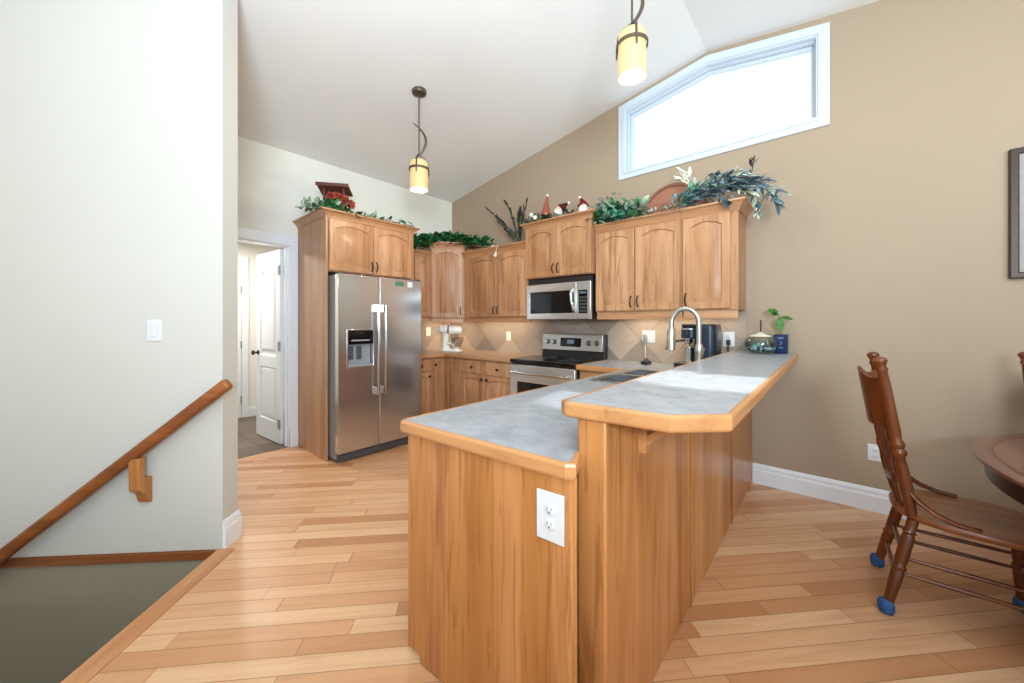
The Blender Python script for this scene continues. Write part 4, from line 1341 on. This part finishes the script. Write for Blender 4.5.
# above the fridge cabinet
garland('leaf_garland', 'green leafy garland trailing over the left corner above the fridge cabinet', [(0.60, -2.25, 2.34), (0.66, -2.13, 2.39), (0.71, -1.90, 2.385)], 100, (0.06, 0.06, 0.06), 0.095, [(M['leafg'], 4), (M['leafs'], 5), (M['leafd'], 2)], 11, wr=0.5)
garland('leaf_garland', 'sparse green garland lying along the top front of the fridge cabinet', [(0.70, -1.80, 2.378), (0.71, -1.5, 2.378), (0.71, -1.16, 2.378)], 60, (0.03, 0.03, 0.035), 0.07, [(M['leafg'], 3), (M['leafs'], 2), (M['leafd'], 2)], 12, wr=0.5)
# wooden bird feeder with a roof
bh = thing('bird_feeder', 'small red brown wooden bird feeder with sloping roof above the fridge cabinet', 'bird feeder', (0.5, -1.93, 2.373))
obj('floor_board', B().box(0.42, 0.60, -2.03, -1.83, 2.3735, 2.39), M['bird'], bh, 0.002, 0)
for yy in (-2.05, -1.83):
    obj('post', B().box(0.555, 0.58, yy, yy + 0.022, 2.39, 2.705), M['bird'], bh, 0.002, 0)
    obj('post', B().box(0.44, 0.465, yy, yy + 0.022, 2.39, 2.68), M['bird'], bh, 0.002, 0)
obj('roof', B().prism([(0.40, -2.11, 2.665), (0.64, -2.11, 2.715), (0.64, -2.11, 2.738), (0.40, -2.11, 2.69)], (0, 0.36, 0)), M['bird'], bh, 0.002, 0)
obj('fascia', B().box(0.638, 0.652, -2.115, -1.745, 2.70, 2.742), M['bird'], bh, 0.002, 0)
bh.rotation_euler = (0, 0, math.radians(-38))
bh.scale = (0.82, 0.82, 0.82)
obj('back_panel', B().box(0.44, 0.452, -2.05, -1.81, 2.40, 2.67), M['bird'], bh, 0, 0)
# red flowers
rf = thing('flower_spray', 'spray of red artificial flowers below the wooden bird feeder', 'flowers', (0.64, -1.95, 2.373))
rn = random.Random(5)
for (yy, zz, xx) in ((-2.03, 2.53, 0.63), (-1.965, 2.545, 0.64), (-1.90, 2.53, 0.63), (-1.86, 2.465, 0.68), (-1.94, 2.47, 0.67), (-1.845, 2.50, 0.65)):
    b = B()
    for i in range(16):
        d = V((rn.uniform(-0.2, 1), rn.uniform(-1, 1), rn.uniform(-0.6, 1))).normalized()
        leaf(b, (xx, yy, zz), V((xx, yy, zz)) + d * rn.uniform(0.035, 0.055), 0.045, V((1, 0, 0.3)), 0.3, 0.1)
    obj('flower', b, M['red'], rf, 0, 60, recalc=False)
b = B()
for i in range(26):
    yy = rn.uniform(-2.06, -1.85)
    p = V((0.65, yy, rn.uniform(2.40, 2.50)))
    leaf(b, p, p + V((rn.uniform(0, 0.06), rn.uniform(-0.06, 0.06), rn.uniform(-0.02, 0.06))), 0.035, V((1, 0, 0.4)))
for yy in (-2.03, -1.965, -1.90, -1.86):
    b.tube([(0.62, -1.95, 2.376), (0.63, (yy - 1.95) / 2, 2.44), (0.635, yy, 2.53)], 0.003, 6)
obj('leaves', b, M['leafg'], rf, 0, 60, recalc=False)['kind'] = 'stuff'

# corner garland
garland('leaf_garland', 'thick dark green garland over the corner wall cabinet', [(0.37, -0.95, 2.24), (0.37, -0.66, 2.33), (0.48, -0.47, 2.38), (0.68, -0.35, 2.32), (1.12, -0.34, 2.245)], 760, (0.06, 0.06, 0.125), 0.085, [(M['leafd'], 4), (M['leafg'], 6), (M['leafk'], 1)], 21, wr=0.55)
# dark feathery grass
fs_ = thing('feather_grass', 'tall dark feathery dried grass stalks left of the gnome figurines', 'dried grass', (1.46, -0.22, 2.226))
rn = random.Random(9)
for k, (tx, tz, ty) in enumerate(((1.0, 2.735, -0.26), (1.12, 2.62, -0.2), (1.33, 2.73, -0.27), (1.50, 2.62, -0.2), (1.62, 2.68, -0.24), (1.25, 2.50, -0.3), (1.56, 2.52, -0.3))):
    p0, p2 = V((1.44 + 0.015 * k, -0.22, 2.225)), V((tx, ty, tz))
    p1 = p0.lerp(p2, 0.5) + V((0.06 if tx < 1.44 else -0.02, 0, 0.06))
    cv = [p0 * (1 - t) ** 2 + p1 * 2 * t * (1 - t) + p2 * t * t for t in [i / 14 for i in range(15)]]
    b = B().tube(cv, [0.004] * 12 + [0.003, 0.0025, 0.002], 6)
    for i in range(34):
        s = rn.uniform(0.12, 1.0)
        p = path_at(cv, s)
        dr = (p2 - p0).normalized()
        d = (dr * 1.0 + V((rn.uniform(-.22, .22), rn.uniform(-.3, .3), rn.uniform(-.15, .15)))).normalized()
        leaf(b, p, p + d * rn.uniform(0.06, 0.11), 0.02, V((0, -1, 0.2)))
    obj('stalk', b, M['leafk'], fs_, 0, 60, recalc=False)
wf = thing('blossom_sprig', 'small white blossom sprig hanging over the double cabinet left of microwave', 'sprig', (1.28, -0.3, 2.226))
obj('stem', B().tube([(1.10, -0.3, 2.232), (1.25, -0.33, 2.238), (1.32, -0.40, 2.23), (1.295, -0.405, 2.16), (1.28, -0.405, 2.105)], 0.003, 6), M['leafw'], wf)
obj('blossom', B().ball((1.28, -0.405, 2.10), 0.022, 10, (1, 0.8, 1.1)), M['leafw'], wf)
obj('blossom', B().ball((1.285, -0.403, 2.13), 0.014, 10), M['leafw'], wf)
obj('blossom', B().ball((1.14, -0.31, 2.245), 0.016, 10, (2, 1, 0.7)), M['leafw'], wf)

# above the microwave cabinet
ZM = 2.383
garland('leaf_garland', 'low dark green garland around the gnomes above the microwave cabinet', [(1.73, -0.40, ZM), (2.0, -0.39, ZM), (2.35, -0.39, ZM)], 90, (0.05, 0.03, 0.045), 0.075, [(M['leafd'], 4), (M['leafk'], 2), (M['leafg'], 2)], 31, floor_z=ZM)
garland('leaf_tuft', 'small tuft of upright dark blades at the left end above the microwave cabinet', [(1.72, -0.38, ZM), (1.80, -0.36, ZM)], 9, (0.03, 0.02, 0.02), 0.17, [(M['leafk'], 1)], 32, cat='foliage', up=2.2, wr=0.14, stem=False, floor_z=ZM)
rn = random.Random(2)
for (bx, by, bz, lab) in ((1.835, -0.42, 2.47, 'white pompom ball left of the rust hatted gnome'), (1.90, -0.44, 2.425, 'white pompom ball in front of the rust hatted gnome')):
    tag(obj('pompom', B().ball((bx, by, bz), 0.024, 12), M['gwhite']), lab, 'ornament')


def gnome(label, loc, hat, hat_h, hat_r, lean, beard=True, rotz=0.0):
    r = thing('gnome_figurine', label, 'figurine', (0, 0, 0))
    obj('body', B().lathe([(0.04, 0.0), (0.05, 0.01), (0.052, 0.04), (0.042, 0.075), (0.03, 0.09), (0.001, 0.092)], (0, 0, 0), 18), M['gwhite'] if beard else M['gbrown'], r)
    if beard:
        obj('beard', B().lathe([(0.004, -0.055), (0.02, -0.035), (0.032, -0.005), (0.034, 0.015), (0.02, 0.03), (0.001, 0.032)], (0, -0.024, 0.062), 14), M['gwhite'], r)
    obj('nose', B().ball((0, -0.056, 0.078), 0.011, 10), M['skin'], r)
    pts = [V((lean * s * s, 0.0, 0.082 + hat_h * s)) for s in [i / 8 for i in range(9)]]
    hb = B().tube(pts, [hat_r * (1 - 0.93 * (i / 8) ** 0.9) for i in range(9)], 16)
    hb.tube([(0, 0, 0.078), (0, 0, 0.094)], [hat_r * 1.1, hat_r * 1.08], 16)
    h = obj('hat', hb, hat, r)
    obj('hat_tip', B().ball(pts[-1], 0.014, 10), M['gwhite'], h)
    r.location = loc
    r.rotation_euler = (0, 0, rotz)
    return r


gnome('gnome figurine with tall rust cone hat and white tip', (1.965, -0.33, ZM), M['gpink'], 0.21, 0.055, 0.015, False, 0.6)
gnome('white bearded gnome figurine in red hat, right end above microwave cabinet', (2.42, -0.33, ZM + 0.005), M['gred'], 0.085, 0.05, -0.035, True, 0.6)
g2 = gnome('tipped over gnome figurine with dark red hat between the other two', (2.13, -0.36, ZM + 0.05), M['gbrown'], 0.085, 0.046, 0.03, True, 0.6)
g2.rotation_euler = (0.2, math.radians(48), 0.2)

# above the right cabinets
garland('leaf_garland', 'bright teal green garland draped over the cabinets right of the microwave', [(2.60, -0.35, 2.27), (2.75, -0.36, 2.265), (3.02, -0.36, 2.25)], 430, (0.07, 0.07, 0.15), 0.095, [(M['leaft'], 4), (M['leafd'], 2), (M['leafg'], 2), (M['leafs'], 2)], 41, wr=0.4)
garland('fern_sprig', 'upright sage green sprigs rising from the left end of the teal garland', [(2.58, -0.25, 2.30), (2.70, -0.25, 2.30)], 110, (0.06, 0.05, 0.30), 0.065, [(M['leafs'], 2), (M['leafb'], 2), (M['leafd'], 1)], 42, cat='foliage', wr=0.35)
garland('leaf_garland', 'thin pale grey trailing sprig lying over the crown molding before wooden arch', [(3.05, -0.37, 2.25), (3.25, -0.385, 2.25), (3.36, -0.39, 2.25)], 46, (0.03, 0.02, 0.03), 0.055, [(M['leafw'], 1), (M['leafs'], 3), (M['leafb'], 2)], 43, wr=0.25)
ar = thing('arched_plaque', 'brown wooden arched plaque leaning on the wall above right cabinets', 'plaque', (3.2, -0.05, 2.242))
ap = [(0.30 * math.cos(PI * i / 24), 0.322 * math.sin(PI * i / 24)) for i in range(25)]
obj('board', B().prism([(3.2 + x, -0.075, 2.244 + z) for x, z in ap], (0, 0.02, 0)), M['arch'], ar, 0.003, 0)
rimv = [[V((3.2 + x * k, y, 2.244 + z * k)) for x, z in ap] for (k, y) in ((1.012, -0.05), (1.012, -0.09), (0.94, -0.09), (0.94, -0.05))]
rb = B()
for j in range(4):
    A, Bq = rimv[j], rimv[(j + 1) % 4]
    rb.add(A + Bq, [(i, i + 1, 26 + i, 25 + i) for i in range(24)])
obj('rim', rb, M['archrim'], ar, 0, 30)
# blue grey eucalyptus arrangement
eu_ = thing('eucalyptus_spray', 'blue grey eucalyptus spray with drooping twigs over the right end of the cabinets', 'foliage', (3.6, -0.33, 2.245))
def sprig(pathpts, n, size, mats, seed, wr, spread):
    rn = random.Random(seed)
    b = B()
    for i in range(n):
        s = rn.random()
        p = path_at(pathpts, s) + V((rn.uniform(-1, 1) * spread, rn.uniform(-1, 1) * spread, rn.uniform(-0.5, 1) * spread))
        t = (path_at(pathpts, min(1, s + 0.08)) - path_at(pathpts, max(0, s - 0.08))).normalized()
        d = (t + V((rn.uniform(-.8, .8), rn.uniform(-.8, .6), rn.uniform(-.6, .9)))).normalized()
        L = size * rn.uniform(0.6, 1.2)
        b.cur = rn.choices(range(len(mats)), [m[1] for m in mats])[0]
        leaf(b, p, p + d * L, L * wr, V((rn.uniform(-.5, .5), -0.6, 1)), 0.2, 0.12)
    k = len(b.v)
    b.cur = 0
    b.tube([path_at(pathpts, i / 10) for i in range(11)], 0.0035, 6)
    return obj('sprig', b, [m[0] for m in mats], eu_, 0, 60, recalc=False)
BL = [(M['leafb'], 4), (M['leafbd'], 3), (M['leafs'], 1)]
sprig([(3.34, -0.37, 2.27), (3.5, -0.36, 2.32), (3.7, -0.36, 2.34), (3.86, -0.36, 2.31)], 330, 0.09, BL, 1, 0.36, 0.065)
sprig([(3.45, -0.33, 2.34), (3.6, -0.32, 2.40), (3.75, -0.33, 2.38)], 200, 0.09, BL, 2, 0.4, 0.055)
sprig([(3.7, -0.34, 2.35), (3.88, -0.36, 2.33), (3.96, -0.36, 2.25), (4.0, -0.35, 2.15)], 95, 0.075, BL, 3, 0.32, 0.03)
sprig([(3.75, -0.35, 2.33), (3.86, -0.37, 2.26), (3.89, -0.38, 2.10)], 70, 0.065, [(M['leafs'], 3), (M['leafw'], 2), (M['leafbd'], 2)], 4, 0.3, 0.02)
sprig([(3.55, -0.34, 2.30), (3.44, -0.35, 2.42), (3.36, -0.36, 2.52)], 34, 0.085, [(M['leafw'], 4), (M['leafb'], 2)], 5, 0.3, 0.03)
sprig([(3.76, -0.3, 2.36), (3.84, -0.3, 2.44), (3.86, -0.31, 2.55)], 14, 0.06, [(M['leafk'], 3), (M['gbrown'], 1)], 6, 0.28, 0.012)
sprig([(3.36, -0.38, 2.255), (3.42, -0.38, 2.30), (3.46, -0.37, 2.36)], 46, 0.075, [(M['leaft'], 4), (M['leafg'], 1)], 7, 0.45, 0.04)
sprig([(3.55, -0.38, 2.30), (3.66, -0.41, 2.27), (3.70, -0.42, 2.20)], 26, 0.06, [(M['leafbd'], 2), (M['leafk'], 2)], 8, 0.3, 0.02)

# ================================================================== PENDANT LIGHTS
def pendant(label, loc, drop):
    """own origin at the ceiling point; drop = distance down to the lower rim of the shade"""
    r = thing('pendant_light', label, 'pendant light', (0, 0, 0), 'pendant lights')
    obj('canopy', B().lathe([(0.062, 0.02), (0.066, -0.004), (0.058, -0.022), (0.02, -0.032), (0.008, -0.034)], (0, 0, 0), 24), M['pend'], r)
    zb = -drop
    sh, rr = 0.255, 0.076
    zt = zb + sh
    obj('rod', B().tube([(0, 0, -0.03), (0, 0, zt + 0.05)], 0.006, 10), M['pend'], r)
    s_ = obj('shade', B().lathe([(rr, zb), (rr + 0.001, zb + 0.01), (rr, zt - 0.02), (rr - 0.012, zt - 0.004), (0.02, zt), (0.02, zt - 0.004), (rr - 0.014, zt - 0.01), (rr - 0.005, zt - 0.03), (rr - 0.005, zb)], (0, 0, 0), 32, cap=False), M['shade'], r)
    obj('diffuser', B().lathe([(0.001, zb + 0.003), (rr - 0.006, zb + 0.001), (rr - 0.006, zb + 0.008), (0.001, zb + 0.01)], (0, 0, 0), 28), M['shadeb'], r)
    zr = zt - 0.075
    obj('ring', B().lathe([(rr + 0.006, zr - 0.009), (rr + 0.012, zr - 0.009), (rr + 0.012, zr + 0.009), (rr + 0.006, zr + 0.009), (rr + 0.006, zr - 0.009)], (0, 0, 0), 32, cap=False), M['pend'], r)
    for k in range(3):
        a = 2 * PI * k / 3 + 0.5
        q = [(math.cos(a) * x, math.sin(a) * x, z) for x, z in ((0.0, zt + 0.05), (0.045, zt + 0.035), (0.078, zt - 0.005), (0.086, zr), (0.088, zr - 0.05))]
        obj('arm', B().tube(q, [0.007, 0.007, 0.007, 0.007, 0.005], 8), M['pend'], r)
    sw = []
    for i in range(13):
        t = i / 12
        sw.append((0.075 * math.sin(PI * t) * (0.9 if t > 0.15 else 0.9) - 0.055 * t ** 3, 0.0, zt + 0.04 + 0.30 * t))
    obj('swoosh', B().tube(sw, [0.009, 0.0095, 0.010, 0.0105, 0.011, 0.011, 0.0105, 0.010, 0.009, 0.008, 0.007, 0.005, 0.003], 8), M['pend'], r)
    r.location = loc
    r.rotation_euler = (0, 0, math.radians(41))
    ld_ = bpy.data.lights.new('pendant_bulb', 'POINT')
    ld_.energy = 14.0
    ld_.color = (1.0, 0.85, 0.62)
    ld_.shadow_soft_size = 0.05
    lo2 = bpy.data.objects.new('pendant_bulb', ld_)
    C.objects.link(lo2)
    lo2.location = (loc[0], loc[1], loc[2] - drop - 0.05)
    return r


pendant('lit amber glass pendant hanging in front of the fridge, its canopy in view', (1.53, -1.647, ceil_z(1.53)), 0.872)
pendant('lit amber glass pendant hanging over the peninsula near the window, cut by top of photo', (3.432, -1.535, ceil_z(3.432)), 0.972)

# ================================================================== HANDRAIL
hr = thing('handrail', 'brown wooden handrail on the cream wall descending with the stairs', 'handrail', (0, 0, 0))
a_, b_ = V((0.075, -0.066, 0.968)), V((-1.75, -0.066, 0.968 - 1.825 * 0.79))
dr = (a_ - b_).normalized()
sid = V((0, -1, 0))
upv = V((-dr.z, 0, dr.x))
prof = []
for i in range(20):
    t = 2 * PI * i / 20
    cx_, cy_ = math.cos(t), math.sin(t)
    prof.append((0.024 * math.copysign(abs(cx_) ** 0.6, cx_), 0.032 * math.copysign(abs(cy_) ** 0.6, cy_)))
ringr = lambda p, k: [p + sid * (x * k) + upv * (y * k) for x, y in prof]
obj('rail', B().loops([ringr(b_, 1), ringr(a_ - dr * 0.012, 1), ringr(a_ - dr * 0.003, 0.9), ringr(a_, 0.7)]), M['rail'], hr, 0, 50)
br = [(0, 0.29), (0.012, 0.29), (0.03, 0.30), (0.046, 0.35), (0.085, 0.385), (0.088, 0.56), (0.046, 0.56), (0.046, 0.45), (0.03, 0.437), (0.0, 0.437)]
MB_ = wood('bracket_maple', (190, 130, 72), (172, 108, 52), (120, 70, 30), 'Z', 0, 0.35, 0.2, rnd=0.02)
for (s0, dz_) in ((-0.405, 0.0), (-1.5, -0.861)):
    obj('bracket', B().prism([(s0 - 0.027, -o, z + dz_) for o, z in br], (0.054, 0, 0)), MB_, hr, 0.005, 30)
hr.location = E0
hr.rotation_euler = (0, 0, math.radians(45))

# ================================================================== PICTURE
pf_ = thing('picture_frame', 'dark framed picture on the taupe wall at the right edge', 'picture', (5.4, 0, 1.943))
PR = [(5.079, 1.564), (5.72, 1.564), (5.72, 2.322), (5.079, 2.322)]
obj('frame', B().holed(PR, [inset(PR, 0.035)], WP(-0.032), 0.03), M['bronze'], pf_, 0.005, 0)
obj('inner_frame', B().holed(inset(PR, 0.035), [inset(PR, 0.075)], WP(-0.022), 0.018), M['mat'], pf_, 0.003, 0)
obj('inner_bead', B().holed(inset(PR, 0.075), [inset(PR, 0.085)], WP(-0.026), 0.02), M['bronze'], pf_, 0.002, 0)
obj('print', B().holed(inset(PR, 0.08), [], WP(-0.012), 0.006), M['print'], pf_, 0, 0)

# ================================================================== DINING TABLE
TC = V((5.70, -1.22, 0))
TR = 0.965
tb = thing('dining_table', 'round dark wooden pedestal dining table at the right edge', 'table', TC)
obj('tabletop', B().lathe([(0.001, 0.746), (TR - 0.02, 0.746), (TR - 0.004, 0.750), (TR, 0.757), (TR - 0.004, 0.764), (TR - 0.02, 0.769), (TR - 0.055, 0.769), (TR - 0.06, 0.7665), (TR - 0.066, 0.77), (0.001, 0.77)], TC, 96), M['table'], tb, 0, 30)
obj('apron', B().lathe([(TR - 0.13, 0.665), (TR - 0.045, 0.665), (TR - 0.035, 0.675), (TR - 0.035, 0.746), (TR - 0.13, 0.746), (TR - 0.13, 0.665)], TC, 72, cap=False), M['tdark'], tb, 0, 30)
obj('pedestal', B().lathe([(0.09, 0.1), (0.12, 0.14), (0.13, 0.22), (0.08, 0.30), (0.07, 0.34), (0.09, 0.40), (0.10, 0.55), (0.13, 0.62), (0.20, 0.70), (0.22, 0.746)], TC, 32), M['tdark'], tb, 0, 40)
for k in range(4):
    a = PI / 4 + k * PI / 2
    dv = V((math.cos(a), math.sin(a), 0))
    obj('leg', B().tube([TC + dv * 0.08 + V((0, 0, 0.20)), TC + dv * 0.2 + V((0, 0, 0.19)), TC + dv * 0.35 + V((0, 0, 0.10)), TC + dv * 0.45 + V((0, 0, 0.036))], [0.045, 0.042, 0.036, 0.034], 12), M['tdark'], tb, 0, 40)

# ================================================================== DINING CHAIRS
def make_chair(label):
    """own axes: faces +x, origin on the floor below the seat centre"""
    r = thing('dining_chair', label, 'chair', (0, 0, 0), 'dining chairs')
    # saddle seat
    n = 40
    outl = []
    for i in range(n):
        t = 2 * PI * i / n
        cx_, cy_ = math.cos(t), math.sin(t)
        x = 0.235 * math.copysign(abs(cx_) ** 0.75, cx_) + 0.028
        y = (0.225 + 0.012 * cx_) * math.copysign(abs(cy_) ** 0.72, cy_)
        outl.append((x, y))
    rg = lambda k, z: [V((0.028 + (x - 0.028) * k, y * k, z)) for x, y in outl]
    obj('seat', B().loops([rg(0.9, 0.425), rg(0.97, 0.43), rg(1.0, 0.441), rg(1.0, 0.449), rg(0.975, 0.458), rg(0.85, 0.456), rg(0.45, 0.447)]), M['seat'], r, 0, 50)

    def turned(p0, p1, prof, seg=16):
        p0, p1 = V(p0), V(p1)
        L = (p1 - p0).length
        return B().lathe([(rad, s * L) for s, rad in prof], p0, seg, (p1 - p0))
    legp = [(0.0, 0.013), (0.05, 0.017), (0.28, 0.021), (0.42, 0.023), (0.45, 0.019), (0.47, 0.025), (0.49, 0.025), (0.51, 0.019), (0.55, 0.022), (0.8, 0.023), (0.84, 0.018), (0.86, 0.024), (0.88, 0.018), (0.95, 0.020), (1.0, 0.019)]
    corners = {}
    for sx, tx in ((-0.235, -0.145), (0.235, 0.205)):
        for sy in (-1, 1):
            foot, top = V((sx, sy * 0.21, 0.012)), V((tx, sy * 0.155, 0.43))
            l = obj('leg', turned(foot, top, legp), M['chair'], r, 0, 50)
            corners[(sx > 0, sy)] = (foot, top)
            ax = (top - foot).normalized()
            fc_ = B().lathe([(0.016, -0.010), (0.022, -0.007), (0.027, 0.006), (0.026, 0.016), (0.028, 0.024), (0.027, 0.034), (0.023, 0.046), (0.016, 0.050)], foot + V((0, 0, 0.0)), 18)
            rn_ = random.Random(4)
            for i in range(len(fc_.v)):
                fc_.v[i] = fc_.v[i] + V((rn_.uniform(-1, 1), rn_.uniform(-1, 1), 0)) * 0.003
            f_ = obj('foot_cover', fc_, M['blueknit'], l, 0, 60)
            f_['label'] = 'blue knitted foot cover'
    at = lambda k, s: corners[k][0].lerp(corners[k][1], s)

    def bar(p, q, rmid=0.0095, rend=0.0065):
        m = V(p).lerp(V(q), 0.5)
        return B().tube([p, V(p).lerp(V(q), 0.25), m, V(p).lerp(V(q), 0.75), q], [rend, rmid * 0.9, rmid, rmid * 0.9, rend], 10)
    for sy in (-1, 1):
        for s in (0.42, 0.58):
            obj('stretcher', bar(at((False, sy), s), at((True, sy), s + 0.02)), M['chair'], r, 0, 50)
    for k_, ss in ((False, (0.36, 0.62)), (True, (0.5,))):
        for s in ss:
            obj('stretcher', bar(at((k_, -1), s), at((k_, 1), s)), M['chair'], r, 0, 50)
    # back posts
    pp = [(0.0, 0.018), (0.06, 0.02), (0.18, 0.024), (0.30, 0.020), (0.36, 0.017), (0.38, 0.026), (0.40, 0.026), (0.415, 0.019), (0.43, 0.025), (0.45, 0.025), (0.47, 0.018), (0.52, 0.021), (0.82, 0.020), (0.90, 0.017), (0.92, 0.022), (0.94, 0.016), (0.955, 0.020), (0.975, 0.026), (0.99, 0.022), (1.0, 0.010)]
    back = lambda s, y: V((-0.150 - 0.105 * s, y, 0.45 + 0.70 * s))
    for sy in (-1, 1):
        obj('back_post', turned(back(0, sy * 0.165), back(1.0, sy * 0.19), pp), M['chair'], r, 0, 50)
    # carved crest board, bowed backwards
    def curved(z0s, z1s, bow, thick, top=None, half=0.172, nseg=14):
        b = B()
        ls = []
        for i in range(nseg + 1):
            t = i / nseg * 2 - 1
            y = half * t
            bx = -bow * (1 - t * t)
            zz1 = z1s + (top(t) if top else 0)
            p0, p1 = back(z0s, y) + V((bx, 0, 0)), back(zz1, y) + V((bx, 0, 0))
            ls.append([p0, p1, p1 + V((thick, 0, 0.002)), p0 + V((thick, 0, 0.002))])
        return b.loops(ls)
    obj('crest_rail', curved(0.52, 0.88, 0.078, 0.016, lambda t: 0.03 * math.cos(t * PI * 1.5)), M['chair'], r, 0.004, 30)
    obj('lower_rail', curved(0.16, 0.23, 0.055, 0.018), M['chair'], r, 0.004, 30)
    for i in range(6):
        y = -0.125 + 0.05 * i
        t = y / 0.165
        bx = V((-0.06 * (1 - t * t) + 0.008, 0, 0))
        sp = turned(back(0.20, y) + bx, back(0.54, y) + bx, [(0, 0.006), (0.2, 0.009), (0.35, 0.007), (0.5, 0.012), (0.65, 0.007), (0.8, 0.009), (1, 0.006)], 10)
        obj('spindle', sp, M['chair'], r, 0, 50)
    for i in range(5):
        y = -0.10 + 0.05 * i
        t = y / 0.165
        sp = turned(back(0.005, y * 0.9) + V((-0.03 * (1 - t * t), 0, 0)), back(0.18, y) + V((-0.055 * (1 - t * t) + 0.008, 0, 0)), [(0, 0.007), (0.5, 0.010), (1, 0.007)], 10)
        obj('spindle', sp, M['chair'], r, 0, 50)
    # bent hip braces from the posts to the seat
    for sy in (-1, 1):
        q = [back(0.17, sy * 0.178), V((-0.13, sy * 0.19, 0.52)), V((-0.08, sy * 0.20, 0.485)), V((-0.02, sy * 0.203, 0.466)), V((0.04, sy * 0.20, 0.462))]
        obj('hip_brace', B().tube(q, [0.011, 0.012, 0.012, 0.011, 0.010], 10, 0.7), M['chair'], r, 0, 50)
    return r


ch = make_chair('dark oak spindle back chair with blue knitted feet, wholly on the near side of table')
ch['label'] = 'carved dark oak dining chair with blue knitted foot covers, left of the round table'
ch.location = (4.712, -1.0, 0)
dup(ch, (5.325, -0.462, 0), math.radians(-75), 'dark oak dining chair at far side of table, only its post at right edge', 'dining chairs')
